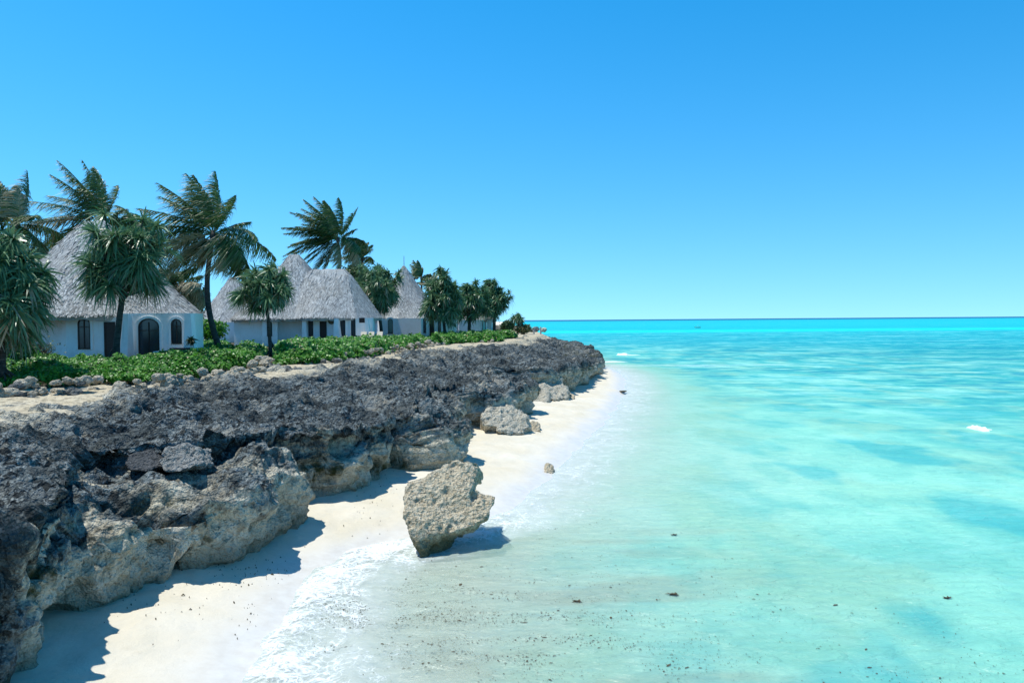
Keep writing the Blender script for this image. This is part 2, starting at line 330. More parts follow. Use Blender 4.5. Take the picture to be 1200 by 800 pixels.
M = dict(
    rock=mat_rock(), sand=mat_sand(), ground=mat_ground(), water=mat_water(), thatch=mat_thatch(), plaster=mat_plaster(),
    tan=mat_boulder('tan_coral', (.58, .49, .34), (.64, .56, .42), (.33, .27, .18)),
    tide_tan=mat_boulder('tide_stained_coral', (.58, .49, .34), (.64, .56, .42), (.33, .27, .18), 1.0, .8),
    pale=mat_boulder('pale_coral', (.58, .53, .42), (.64, .60, .50), (.31, .27, .20)),
    grey=mat_boulder('grey_coral', (.075, .08, .085), (.12, .125, .13), (.035, .04, .042)),
    stone=mat_boulder('edging_stone', (.68, .60, .46), (.72, .66, .54), (.45, .39, .28), .7),
    midgrey=mat_boulder('weathered_coral', (.26, .265, .25), (.34, .34, .325), (.11, .11, .105)),
    pand=mat_leaf('pandanus_leaf', (.035, .115, .05), (.20, .33, .16), (.42, .36, .25), .36, .3, .5),
    frond=mat_leaf('palm_leaflet', (.03, .085, .025), (.15, .23, .06), (.42, .36, .22), .42, .3, .5),
    hedge=mat_leaf('hedge_leaf', (.028, .125, .014), (.14, .38, .04), (.40, .36, .16), .42, .3, .4),
    shrub=mat_leaf('shrub_leaf', (.018, .05, .015), (.06, .12, .035), (.22, .2, .1), .5, .2, .3),
    twig=mat_plain('dry_twig', (.22, .175, .12), .9, (.12, .095, .065)),
    trunk=mat_bark('palm_bark', (.12, .105, .09), (.045, .04, .036)), ptrunk=mat_bark('pandanus_bark', (.11, .095, .08), (.04, .036, .03)),
    wood=mat_plain('dark_wood', (.035, .025, .02), .6), glass=mat_plain('window_glass', (.02, .03, .04), .12, (.03, .045, .06), .6, .6),
    curtain=mat_plain('curtain_cloth', (.18, .2, .22), .8), plaque=mat_plain('plaque_clay', (.16, .15, .10), .8, (.08, .075, .05)),
    white=mat_plain('white_paint', (.78, .78, .77), .5, (.72, .72, .70)), cushion=mat_plain('cream_cushion', (.62, .55, .44), .9, (.56, .49, .38)),
    blue=mat_plain('blue_paint', (.05, .12, .22), .5), foam=mat_plain('sea_foam', (.82, .86, .88), .9, (.76, .81, .83), 6, .1), weed=mat_plain('brown_seaweed', (.05, .042, .02), .8, (.10, .075, .035), 30),
    rope=mat_plain('grey_post', (.55, .53, .50), .8), straw=mat_plain('straw_ridge', (.46, .36, .20), .9),
)

# ------------------------------------------------------------------ coast curves, as x(y)
def curve(pts):
    ys = np.array([p[0] for p in pts], float); xs = np.array([p[1] for p in pts], float)
    return lambda y: np.interp(y, ys, xs)
lip = curve([(-40, -9), (0, -7.6), (9, -7.3), (10.3, -7.35), (11.4, -7.35), (12.8, -7.75), (14.3, -8.1), (15.7, -7.8), (16.4, -7.5), (16.9, -6.6), (18.5, -6.15), (20, -6.0), (21.1, -5.7), (21.6, -6.8), (22.8, -6.8), (23.3, -5.3),
             (23.9, -4.9), (26, -4.3), (27, -4.4), (27.8, -4.5), (28.3, -2.3), (29.2, -2.05), (30.3, -1.45), (31.0, -2.0), (32, -2.9), (38.2, -2.3), (39.0, -.8), (40.5, .1), (44, .9), (46, 1.15), (46.6, -1.8), (53, -1.0), (54, 2.6), (56, 3.7), (64, 6.2),
             (75, 8.3), (86, 10.0), (106, 11.8), (138, 12.0), (178, 9.6), (231, 7.5), (300, 6), (420, 3)])
tier = curve([(-40, -8), (0, -7.3), (8, -6.3), (10, -6.3), (11, -6.9), (13.3, -7.8), (16, -9.3), (17.4, -10.1), (18.3, -10.3), (18.9, -8.7), (19.5, -8.0), (21.4, -7.0), (22.7, -6.0), (24, -5.0), (26, -4.0), (30, -3.4), (32, -4.2), (38, -3.8), (44, -1.0), (47, -2.4), (53, -2.0), (64, 4.0), (86, 8.2), (106, 10), (138, 10), (178, 8), (231, 6), (420, 2)])
back = curve([(-40, -19), (0, -16), (15, -14.6), (23, -14.4), (27, -14.6), (33, -14.0), (37.6, -12.2), (50, -9.3), (65, -6.6), (82, -3.2), (110, 2.2), (140, 5.2), (222, 5.0), (420, 0)])
shore = curve([(-40, -5.5), (5, -4.3), (12.6, -4.55), (15.6, -4.75), (18.6, -4.85), (20.0, -4.3), (20.6, -3.4), (21.6, -2.0), (24, -.1), (29, 1.4), (35, 2.8), (43, 4.9), (52, 7.0), (63, 9.2), (76, 11.2), (88, 12.2), (97, 11.6), (112, 9), (300, 2), (420, 0)])
GZ = 3.4
def seabed(x, y):
    d = x - shore(y)
    d = d + .35 * perlin(np.stack([x * .5, y * .5, 0 * x], 1), 5) + .12 * perlin(np.stack([x * 1.7, y * 1.7, 0 * x], 1), 6)
    up = .55 * (1 - np.exp(-np.maximum(-d, 0) / 2.6)) + .03 * np.maximum(-d, 0)
    z = np.where(d < 0, np.minimum(up, .75), -.85 * (1 - np.exp(-np.maximum(d, 0) / 17)) - .006 * np.maximum(d, 0))
    return np.maximum(z, -2.2), d

# ------------------------------------------------------------------ rock shelf (one swept sheet, overhanging lip)
def grid_faces(nr, nc):
    a = np.arange(nr - 1)[:, None] * nc + np.arange(nc - 1)[None, :]
    return np.stack([a, a + 1, a + nc + 1, a + nc], -1).reshape(-1, 4)
def karst(P, N, k=1.0):
    warp = P + .25 * np.stack([perlin(P / .8, 9), perlin(P / .8, 10), perlin(P / .8, 11)], 1)
    d = .40 * perlin(P / 3.1, 1) + .30 * perlin(P / 1.25, 2)
    w0 = worley(P / 1.9, 7); w1 = worley(warp / .85, 3); w2 = worley(warp / .36, 4); w3 = worley(warp / .17, 5)
    d = d + .26 * (w0 - .5) + .46 * (w1 - .5) + .28 * (w2 - .5) + .13 * (w3 - .5)
    pit = worley(P / 1.5, 6); d = d - .38 * sst(.36, .14, pit)
    pit = worley(warp / .55, 8); d = d - .26 * sst(.42, .2, pit) * sst(-.15, .2, perlin(P / 1.6, 12))
    return P + N * (d * k)[:, None]
def grid_normals(P):
    du = np.gradient(P, axis=0); dv = np.gradient(P, axis=1); n = np.cross(dv, du)
    return n / (np.linalg.norm(n, axis=2, keepdims=True) + 1e-9)
def build_rock():
    ys = [-14.0]
    while ys[-1] < 330: ys.append(ys[-1] + max(.040, .0034 * ys[-1]))
    ys = np.array(ys); n = len(ys)
    xl = lip(ys) + .22 * perlin(np.stack([ys / 1.3, 0 * ys, 0 * ys], 1), 31) * np.clip(ys / 20, 1, 3)
    xt = np.minimum(tier(ys), xl - .12); xb = back(ys)
    st = .48 * sst(8.5, 10.5, ys) * sst(24, 22, ys) + .02          # height of the upper tier's edge
    zl = 1.95 + .42 * sst(13, 11.5, ys) + .14 * perlin(np.stack([ys / 2.1, 0 * ys + 7, 0 * ys], 1), 32) + .45 * sst(34, 46, ys) - .9 * sst(58, 84, ys)
    zt = np.where(ys < 24, 2.55, 2.5) + st * .75 - .85 * sst(56, 84, ys)
    over = .55 + .6 * perlin(np.stack([ys / 2.6, 0 * ys, 0 * ys + 3], 1), 33) - .7 * sst(14, 12, ys)
    over = np.clip(over, .25, 2.3); over = over + 1.0 * sst(29, 31, ys) * sst(38, 35, ys) + 1.3 * sst(62, 76, ys)
    cols = []
    def col(x, z): cols.append(np.stack([x, ys, z], 1))
    crust = []
    for t in np.linspace(0, 1, 190):                                                    # inland part
        x = (xb - 3.0) * (1 - t) + xt * t; e = x - xb; cr = .58 + .37 * sst(.5, 4.5, e)
        z = np.where(e < 0, GZ - .12 + .10 * e, GZ - .12 + .10 * (1 - np.exp(-np.maximum(e, 0) / 1.2)))
        z = z * (1 - sst(.35, 1, t)) + zt * sst(.35, 1, t)
        z = z - .55 * sst(66, 92, ys) * sst(.0, .5, t) * sst(1.0, .75, t); col(x, np.maximum(z, 1.5)); crust.append(cr)
    for t in np.linspace(.08, 1, 26):                                                   # face of the tier
        col(xt - .28 * math.sin(math.pi * t * .85) * np.minimum(1, st / .4), zt - st * t); crust.append(np.full(n, .85))
    for t in np.linspace(.03, .93, 52):                                                 # ledge below it
        x = (xt - .1) * (1 - t) + (xl - .35) * t; col(x, (zt - st) * (1 - t) + (zl + .10) * t + .10 * math.sin(math.pi * t)); crust.append(.60 + .28 * sst(24, 30, ys) + .3 * perlin(np.stack([x, ys, 0 * x], 1) / 1.2, 35))
    for t in np.linspace(.06, 1, 40):                                                   # rounded lip and face
        a = t * math.pi * .60
        col(xl - .35 + .35 * math.sin(a), zl + .10 - .48 * (1 - math.cos(a))); crust.append((.62 + .18 * sst(26, 34, ys)) * (1 - t ** 2) + .08)
    x0, z0 = cols[-1][:, 0], cols[-1][:, 2]
    for t in np.linspace(.03, 1, 50):                                                   # undercut, down below the sand
        k = sst(0, .8, t); col(x0 - over * k + .35 * over * sst(.7, 1, t), z0 * (1 - t) - .7 * t); crust.append(np.full(n, .10))
    P = np.stack(cols, 1); C = np.stack(crust, 1)
    N = grid_normals(P)
    # round out before displacement
    Pf = P.reshape(-1, 3); Nf = N.reshape(-1, 3)
    nc = P.shape[1]
    amp = np.ones((n, nc)); amp[:, :8] *= np.linspace(.2, 1, 8)
    b = Pf.copy()
    yy = np.repeat(ys, nc)
    # joints between blocks of the ledge
    B_ = Pf.copy(); ledge = np.zeros((n, nc)); ledge[:, 216:300] = 1; ledge[:, 190:216] = .5
    for yc, sl, wd, dp in ((16.55, .25, .13, .75), (19.6, -.15, .07, .3), (22.2, .1, .5, .5), (25.0, .2, .08, .45), (27.7, -.2, .25, .7), (13.4, -.1, .06, .25), (31.9, .2, .5, .5)):
        q = (yy - yc - sl * (Pf[:, 0] - np.repeat(lip(ys), nc)) - .25 * perlin(Pf / .7, 40)) / wd
        cut = np.exp(-q ** 2) * dp * ledge.ravel(); B_[:, 2] -= cut * .8; B_[:, 0] -= cut * .5
    ter = fbm(Pf * np.array([.22, .16, 0]), 3, 47); top = np.zeros((n, nc)); top[:, 10:190] = np.sin(np.linspace(0, math.pi, 180)) ** .5
    B_[:, 2] += top.ravel() * (.22 * ter + .16 * (np.floor(ter * 5 + .35 * perlin(Pf / .6, 48)) / 5 - ter) * 1.2)
    Pf = B_
    D = karst(Pf, Nf, amp.ravel() * np.where(yy > 40, 1.1, 1.0))
    D = D + Nf * (.25 * (worley(Pf / 2.6, 41) - .5) * sst(25, 50, yy) * amp.ravel())[:, None]
    sea = Pf[:, 0] - np.repeat(tier(ys), nc)
    low = sst(1.7, .5, D[:, 2])
    C = C.ravel() + .34 * perlin(Pf / 1.6, 44) + .2 * perlin(Pf / .5, 45) - .15 * low; C = np.maximum(C, .95 * sst(12.6, 11.2, yy + .5 * perlin(Pf / .8, 49)))
    alg = sst(.1, .45, perlin(Pf / 1.4, 46)) * sst(2.3, 1.7, D[:, 2]) * sst(.3, .8, D[:, 2])
    me = np_mesh('rock_shelf', D, grid_faces(n, nc), M['rock'], True, {'crust': C, 'algae': alg})
    return structure(link('rock_shelf', me))
build_rock()

# ------------------------------------------------------------------ ground of the plateau
def build_ground():
    ys = [-40.0]
    while ys[-1] < 420: ys.append(ys[-1] + max(.16, .008 * ys[-1]))
    ys = np.array(ys)
    ss = np.concatenate([[-2.6, -2.3, -1.9], np.arange(-1.6, 14, .12), 14 + np.cumsum(np.geomspace(.2, 30, 60))])
    Y, S = np.meshgrid(ys, ss, indexing='ij'); X = back(Y) - S
    Q = np.stack([X.ravel(), Y.ravel(), 0 * X.ravel()], 1)
    Z = GZ + .10 * fbm(Q / 1.6, 4, 50) + .13 * (worley(Q / .62, 51) - .5) * sst(-.25, .25, perlin(Q / 2.2, 53)) + .06 * (worley(Q / .3, 54) - .5) - .55 * sst(-.3, -1.6, S.ravel()) - .8 * sst(-1.6, -2.6, S.ravel())
    soil = sst(5.0, 9, S.ravel() + 1.2 * fbm(Q / 3, 2, 52))
    me = np_mesh('ground', np.stack([X.ravel(), Y.ravel(), Z], 1), grid_faces(len(ys), len(ss))[:, ::-1], M['ground'], True, {'soil': soil})
    structure(link('ground', me))
build_ground()

# ------------------------------------------------------------------ beach + seabed sheet, water sheet
def axis(a, b, step, far_lo, far_hi, g=1.06):
    mid = np.arange(a, b, step); hi = [mid[-1]]; lo = [a]; s = step
    while hi[-1] < far_hi: s *= g; hi.append(hi[-1] + s)
    s = step
    while lo[-1] > far_lo: s *= g; lo.append(lo[-1] - s)
    return np.concatenate([lo[:0:-1], mid, hi[1:]])
def build_beach():
    xs = axis(-11, 14, .14, -60, 3000, 1.09); ys = axis(4, 60, .16, -60, 3000, 1.07)
    Y, X = np.meshgrid(ys, xs, indexing='ij'); x, y = X.ravel(), Y.ravel(); z, d = seabed(x, y)
    Q = np.stack([x, y, 0 * x], 1)
    dry = sst(.1, .45, z)
    z = z + dry * (.055 * fbm(Q / 1.1, 3, 61) + .03 * perlin(Q / .35, 62) - .035 * sst(.4, .2, worley(Q / .55, 64)) * sst(0, .3, perlin(Q / 2.5, 65))) * sst(200, 60, y)
    wet = sst(.34, .06, z + .06 * fbm(Q / 1.5, 2, 63))
    me = np_mesh('beach', np.stack([x, y, z], 1), grid_faces(len(ys), len(xs)), M['sand'], True, {'wet': wet})
    structure(link('beach', me))
build_beach()

def lerp_cols(v, stops):
    ks = [s[0] for s in stops]; return np.stack([np.interp(v, ks, [s[1][i] for s in stops]) for i in range(3)], 1)
def build_water():
    xs = axis(-8, 34, .16, -60000, 60000, 1.07); ys = axis(4, 70, .18, -60000, 90000, 1.045)
    Y, X = np.meshgrid(ys, xs, indexing='ij'); x, y = X.ravel(), Y.ravel()
    zb, d = seabed(x, y); dep = -zb
    Q = np.stack([x, y, 0 * x], 1)
    lowf = fbm(Q / np.array([38, 22, 1]), 3, 71); lf2 = fbm(Q / np.array([11, 6, 1]), 3, 72)
    v = np.maximum(d, 0) + .24 * np.maximum(y - 32, 0) * sst(2, 9, d) + 5 * lf2 * sst(4, 15, d) + 9 * lowf * sst(8, 25, d)
    near = lerp_cols(v, [(0, (.62, .71, .65)), (2, (.52, .74, .67)), (6, (.38, .73, .65)), (12, (.27, .68, .60)), (20, (.16, .59, .555)), (30, (.085, .51, .51)), (45, (.045, .44, .47)), (70, (.025, .39, .44)), (120, (.012, .36, .41))])
    def blend(col, k, m): return col * (1 - k[:, None]) + np.array(m) * k[:, None]
    Qc = Q / np.array([4.2, 7.5, 1]); Qf = Q / np.array([1.5, 2.6, 1])
    near = blend(near, .75 * sst(24, 17, y + 1.2 * lf2) * sst(8.5, 3, d + 2 * fbm(Qc, 2, 70)), (.47, .545, .48))
    near = blend(near, .5 * sst(-.05, .35, fbm(Qc, 5, 73)) * sst(2, 6, d) * sst(75, 40, d), (.30, .60, .47))
    near = blend(near, .42 * sst(-.02, .30, fbm(Q * np.array([.16, .6, 0]) + 3, 3, 12)) * sst(1.5, 4, d) * sst(12, 8, d) * sst(9, 12, y) * sst(24, 19, y), (.34, .38, .30))
    near = blend(near, .72 * sst(.0, .34, fbm(Qc + 9, 5, 75)) * sst(5, 11, d) * sst(90, 45, d), (.055, .47, .53))
    near = blend(near, .45 * sst(-.05, .35, fbm(Qc + 21, 4, 74)) * sst(6, 12, d) * sst(80, 40, d), (.33, .80, .69))
    near = blend(near, .28 * sst(-.1, .4, fbm(Qf, 4, 76)) * sst(3, 8, d), (.10, .50, .48))
    near = near * np.array([.95, .90, .79])
    yy = np.maximum(y, 1)
    far = lerp_cols(np.log10(yy) + .012 * perlin(Q / np.array([200, 1e5, 1]), 77), [(2.0, (.02, .38, .43)), (2.35, (.012, .40, .44)), (2.52, (.004, .45, .50)), (2.56, (.0, .64, .65)), (2.61, (.0, .62, .63)), (2.65, (.0, .44, .49)), (2.9, (.0, .47, .53)), (3.3, (.0, .43, .50)), (3.48, (.0, .36, .46)), (3.56, (.0, .10, .24)), (5, (.0, .09, .22))])
    f = sst(120, 230, y + .25 * np.abs(x))[:, None]; near = near * (1 - f) + far * f
    f2 = sst(260, 600, np.abs(x) * (y < 250))[:, None]; near = near * (1 - f2) + np.array([.01, .36, .46]) * f2
    cover = np.clip(.10 + .90 * (1 - np.exp(-np.maximum(d, 0) / (3.0 + 3.5 * sst(24, 18, y)))), 0, 1) * sst(-.25, .35, d)
    cover = np.where(d < .35, np.maximum(cover, .0), cover)
    swash = sst(-.5, .2, d) * sst(3.4, .2, d + .9 * lf2) * sst(10, 13, y) * sst(26, 21, y)
    thin = .36 * sst(-.3, .1, d) * sst(3.6, .1, d + .8 * lf2) * sst(19, 24, y) * sst(110, 90, y)
    foam = np.clip(np.maximum(swash, thin), 0, 1)
    foam = np.maximum(foam, .30 * sst(.35, .05, np.abs(y - 98 - .05 * x - 3 * lf2) / 9) * sst(11, 13, x) * sst(44, 20, x))
    patch = np.clip(sst(8, 24, v) * (.6 + .4 * sst(-25, 35, x)), 0, 1) * sst(380, 300, y) * (.22 + .78 * sst(28, 75, y))
    z = .012 * perlin(Q / np.array([2.4, 1.3, 1]), 81) * sst(1.0, 8, d) * sst(140, 60, y)
    z = z + .055 * np.exp(-((d - .35 - .3 * lf2) / .28) ** 2) * sst(8, 11, y) * sst(30, 22, y) * (1 + .8 * perlin(Q / .5, 82)) + .03 * np.exp(-((d - 1.7 - .6 * lf2) / .3) ** 2) * sst(8, 11, y) * sst(30, 22, y)
    me = np_mesh('water', np.stack([x, y, z], 1), grid_faces(len(ys), len(xs)), M['water'], True, {'cover': cover, 'foam': foam, 'patch': patch}, colors={'tint': near})
    structure(link('water', me))
build_water()

# ------------------------------------------------------------------ loose rocks
def remeshed(pieces, voxel):
    bm = bmesh.new()
    for pts in pieces:
        vs_ = [bm.verts.new(p) for p in pts]
        r = bmesh.ops.convex_hull(bm, input=vs_)
        bmesh.ops.delete(bm, geom=[g for g in r['geom_interior'] if isinstance(g, bmesh.types.BMVert)], context='VERTS')
    me = bpy.data.meshes.new('tmp'); bm.to_mesh(me); bm.free()
    o = bpy.data.objects.new('tmp', me); COL.objects.link(o)
    m = o.modifiers.new('r', 'REMESH'); m.mode = 'VOXEL'; m.voxel_size = voxel
    s = o.modifiers.new('s', 'SMOOTH'); s.factor = .5; s.iterations = 4
    dg = bpy.context.evaluated_depsgraph_get(); e = o.evaluated_get(dg); r = bpy.data.meshes.new_from_object(e)
    bpy.data.objects.remove(o); bpy.data.meshes.remove(me)
    return r
def rock(name, label, cat, pieces, mat, voxel=.04, amp=1.0, scale=1.0, group=None, sharp=1.0):
    pts = np.concatenate([np.array(p, float) for p in pieces]); org = np.array([pts[:, 0].mean(), pts[:, 1].mean(), pts[:, 2].min()])
    me = remeshed([[tuple(np.array(q) - org) for q in p] for p in pieces], voxel)
    n = len(me.vertices); V = np.zeros(n * 3, np.float32); me.vertices.foreach_get('co', V); V = V.reshape(-1, 3).astype(float)
    Nn = np.zeros(n * 3, np.float32); me.vertices.foreach_get('normal', Nn); Nn = Nn.reshape(-1, 3)
    W = V + org; s = scale
    d = .14 * s * perlin(W / (1.0 * s), 91) + .16 * s * (worley(W / (.6 * s), 92) - .5) + .10 * s * (worley(W / (.26 * s), 93) - .5) * sharp + .055 * s * (worley(W / (.11 * s), 94) - .5) * sharp
    d = d - .12 * s * sst(.34, .14, worley(W / (.75 * s), 95)) - .075 * s * sharp * sst(.42, .2, worley(W / (.3 * s), 96))
    V = V + Nn * (d * amp)[:, None]
    me.vertices.foreach_set('co', V.astype(np.float32).ravel()); me.polygons.foreach_set('use_smooth', np.ones(len(me.polygons), bool)); me.materials.clear(); me.materials.append(mat); me.update()
    o = bpy.data.objects.new(name, me); COL.objects.link(o); o.location = org
    return tag(o, label, cat, group)
def hull(front, off):
    """points given as (px, py, depth), and the same points pushed by off"""
    f = [atd(*p) for p in front]; return f + [p + np.array(o) for p, o in zip(f, off if isinstance(off, list) else [off] * len(f))]

# the leaning boulder at the water's edge
bo = (0.15, .75, -.55)
rock('boulder', 'large tan pitted boulder leaning over the edge of the wash', 'boulder', [
    hull([(471, 583, 20.2), (477, 569, 20.7), (498, 561, 21.0), (517, 547, 21.4), (536, 540, 21.7), (552, 566, 21.0), (548, 600, 20.2), (520, 622, 19.6), (488, 636, 19.3), (478, 612, 19.6)], bo)
    + [atd(494, 655, 19.3) + np.array([0, 0, -.15]), atd(520, 648, 19.9), atd(490, 648, 19.9)],
    hull([(530, 541, 21.6), (559, 540, 21.8), (562, 548, 21.7), (555, 566, 21.2), (545, 590, 20.6), (520, 590, 20.6)], (.05, .6, -.4)),
    hull([(545, 572, 21.0), (560, 579, 20.9), (580, 580, 20.9), (581, 588, 20.7), (571, 604, 20.2), (556, 616, 19.9), (528, 624, 19.6), (520, 590, 20.5)], (-.1, .7, -.35)),
], M['tide_tan'], .035, .75)
rock('fallen_slab', 'large pale slab fallen against the dark ledge, nearer of the two on the sand', 'rock', [
    hull([(561, 489, 37.1), (573, 476, 38.9), (590, 468, 39.7), (601, 473, 39.3), (606, 482, 38.5), (586, 500, 36.7), (566, 497, 36.7)], (.1, 1.3, -.9)),
    hull([(586, 486, 38.1), (604, 478, 38.7), (618, 489, 38.1), (621, 500, 37.5), (612, 507, 36.9), (596, 509, 36.5), (582, 503, 36.5)], (.1, 1.1, -.5)),
], M['pale'], .055, 1.0, 1.3)
rock('fallen_slab', 'long pale slab tipped from the ledge onto the white sand, the farther of two', 'rock', [
    hull([(598, 469, 50), (616, 461, 51.5), (640, 447, 54), (657, 437, 57), (660, 450, 55), (640, 464, 51.5), (622, 473, 49.5), (608, 473, 49.3)], (.1, 1.6, -1.0)),
    hull([(636, 455, 53), (655, 449, 55), (665, 455, 54), (664, 466, 52.5), (650, 469, 51.2), (640, 465, 51.5)], (.1, 1.2, -.6)),
    hull([(630, 459, 52), (645, 459, 52), (642, 473, 49.8), (630, 474, 49.5)], (.1, .8, -.3)),
], M['pale'], .075, 1.0, 1.6)
rock('small_rock', 'small tan rock at the end of the nearer pale slab', 'rock', [hull([(618, 497, 39.0), (624, 493, 39.4), (633, 497, 39.2), (634, 505, 38.4), (620, 507, 38.4)], (0, .5, -.2))], M['tan'], .04, .8, .7)
rock('small_rock', 'flat tan rock lying on dry sand just beyond the farther pale slab', 'rock', [hull([(662, 463, 54), (668, 460, 54.6), (674, 463, 54), (673, 469, 53), (664, 470, 53)], (0, .6, -.15))], M['tan'], .05, .7, .7)
rock('small_rock', 'lone knobbly tan rock sitting in the foamy wash beyond the boulder', 'rock', [hull([(637, 550, 30.2), (641, 543, 30.4), (648, 545, 30.4), (650, 552, 30.1), (645, 558, 29.6), (638, 557, 29.6)], (0, .4, -.15))], M['tan'], .03, .7, .6)
rock('ledge_boulder', 'smooth dark grey boulder wedged on the ledge below the upper rock', 'boulder', [hull([(146, 543, 18.2), (150, 533, 18.6), (162, 527, 18.9), (178, 527, 18.9), (186, 537, 18.6), (186, 547, 18.1), (172, 552, 17.9), (152, 551, 17.9)], (.05, .8, -.15))], M['grey'], .03, .35, .8)
rock('ledge_boulder', 'blocky mid grey boulder on the ledge right of the dark smooth boulder', 'boulder', [hull([(188, 540, 18.2), (196, 525, 18.7), (216, 520, 19.1), (230, 527, 19), (231, 545, 18.3), (212, 552, 17.9), (192, 552, 17.9)], (.05, .9, -.15))], M['midgrey'], .03, .8, .9)
rock('driftwood', 'dark flat driftwood piece lying on the wet white sand', 'driftwood', [[tuple(p) for p in (atz(723, 458.6, .06), atz(727, 457.2, .22), atz(735, 457.8, .18), atz(732, 459.6, .10), atz(726, 459.6, .05), atz(731, 458.2, .28))]], M['weed'], .04, .5, .4)

# stones edging the planting: a few modelled stones, then copies
def stone_mesh(seed, flat):
    bm = bmesh.new(); bmesh.ops.create_icosphere(bm, subdivisions=4, radius=.5)
    me = bpy.data.meshes.new('border_stone'); bm.to_mesh(me); bm.free()
    n = len(me.vertices); V = np.zeros(n * 3, np.float32); me.vertices.foreach_get('co', V); V = V.reshape(-1, 3).astype(float); U = V / .5
    d = .22 * perlin(U * 1.3 + seed * 7, 1) + .16 * (worley(U * 1.6 + seed * 3, 2) - .5) + .09 * (worley(U * 4 + seed, 3) - .5)
    V = V * (1 + d * 1.6)[:, None] * np.array([1.15, .9, flat]); V[:, 2] -= V[:, 2].min()
    me.vertices.foreach_set('co', V.astype(np.float32).ravel()); me.polygons.foreach_set('use_smooth', np.ones(len(me.polygons), bool)); me.update(); return me
stones = {}
for k in range(5):
    for nm in ('stone', 'midgrey'):
        me = stone_mesh(k + 1, (.65, .8, .55, .9, .7)[k]); me.materials.append(M[nm]); stones[(k, nm)] = me
def stone_row(pix, z, n, size, label, group, mats=('stone',), jit=.25, two=False):
    L = np.array([atz(px, py, z) for px, py in pix]); seg = np.r_[0, np.cumsum(np.linalg.norm(np.diff(L, axis=0), axis=1))]
    for i in range(n):
        s = (i + rng.uniform(.2, .8)) / n * seg[-1]; p = np.array([np.interp(s, seg, L[:, a]) for a in range(3)])
        nm = mats[int(rng.integers(len(mats)))]; o = bpy.data.objects.new('border_stone', stones[(int(rng.integers(5)), nm)]); COL.objects.link(o)
        k = size * rng.uniform(.65, 1.3); up = rng.uniform(.2, .38) * 1.0 if two and rng.random() < .35 else -.06
        o.location = (p[0] + rng.uniform(-jit, jit), p[1] + rng.uniform(-jit, jit), GZ - .02 + up); o.rotation_euler = (rng.uniform(-.3, .3), rng.uniform(-.3, .3), rng.uniform(0, 6.28)); o.scale = (k, k * rng.uniform(.8, 1.1), k * rng.uniform(.8, 1.1))
        tag(o, label, 'stone', group)
stone_row([(95, 459), (150, 457), (200, 453), (235, 448), (270, 444), (300, 437), (312, 430)], GZ, 80, .42, 'pale weathered coral stone edging the hedge in front of the nearest hut', 'pale stones edging the near hedge', two=True)
stone_row([(0, 466), (40, 463), (95, 460)], GZ, 26, .42, 'coral stone in shade under the screw pine at the left edge', 'stones under the left screw pine', mats=('midgrey', 'stone', 'stone'), two=True)
stone_row([(375, 427), (420, 420), (450, 416), (475, 412), (505, 406)], GZ, 70, .42, 'small grey coral stone edging the hedge below the twin roofed hut', 'stones edging the middle hedge', mats=('midgrey', 'stone', 'stone'), two=True)
stone_row([(500, 406), (540, 402), (585, 401)], GZ, 36, .45, 'small coral stone edging the hedge below the far screw pines', 'stones edging the far hedge', mats=('midgrey', 'stone', 'stone'))
stone_row([(612, 390), (618, 389), (624, 388.6), (640, 389)], GZ, 9, 1.1, 'pale stone on the far point beside the white posts', 'stones on the far point', mats=('stone', 'midgrey'), jit=1.2)

# ------------------------------------------------------------------ hedges and shrubs
def leaf_cloud(C, N, size, tone, S, elong=1.7):
    """one two-segment leaf at each C, lying roughly across N"""
    m = len(C); a = rng.normal(size=(m, 3)); a -= (a * N).sum(1)[:, None] * N * .75; a /= np.linalg.norm(a, axis=1)[:, None]
    b = np.cross(a, N + .5 * rng.normal(size=(m, 3))); b /= np.linalg.norm(b, axis=1)[:, None] + 1e-9
    L = (size * rng.uniform(.7, 1.3, m))[:, None]
    P = np.stack([C, C + a * L * .5 + N * L * .12, C + a * L - np.array([0, 0, 1]) * L * .12], 1)
    W = np.stack([b * L * .10, b * L * .5 / elong, b * L * .05], 1)
    S.add(P, W, tone)
def plant(name, S, tw, mat, org, label, cat):
    """leaves and stems of one plant joined in one mesh"""
    nV = S.n; V = np.concatenate(S.V + [np.array(tw.v)]) - np.array(org); fl = np.concatenate(S.F); F = np.concatenate([fl, np.array(tw.f) + nV]); T = np.concatenate(S.T + [np.array(tw.t)])
    o = link(name, np_mesh(name, V, F, [mat, M['twig']], False, {'tone': T}, np.r_[np.zeros(len(fl)), np.ones(len(tw.f))])); o.location = org; return tag(o, label, cat)
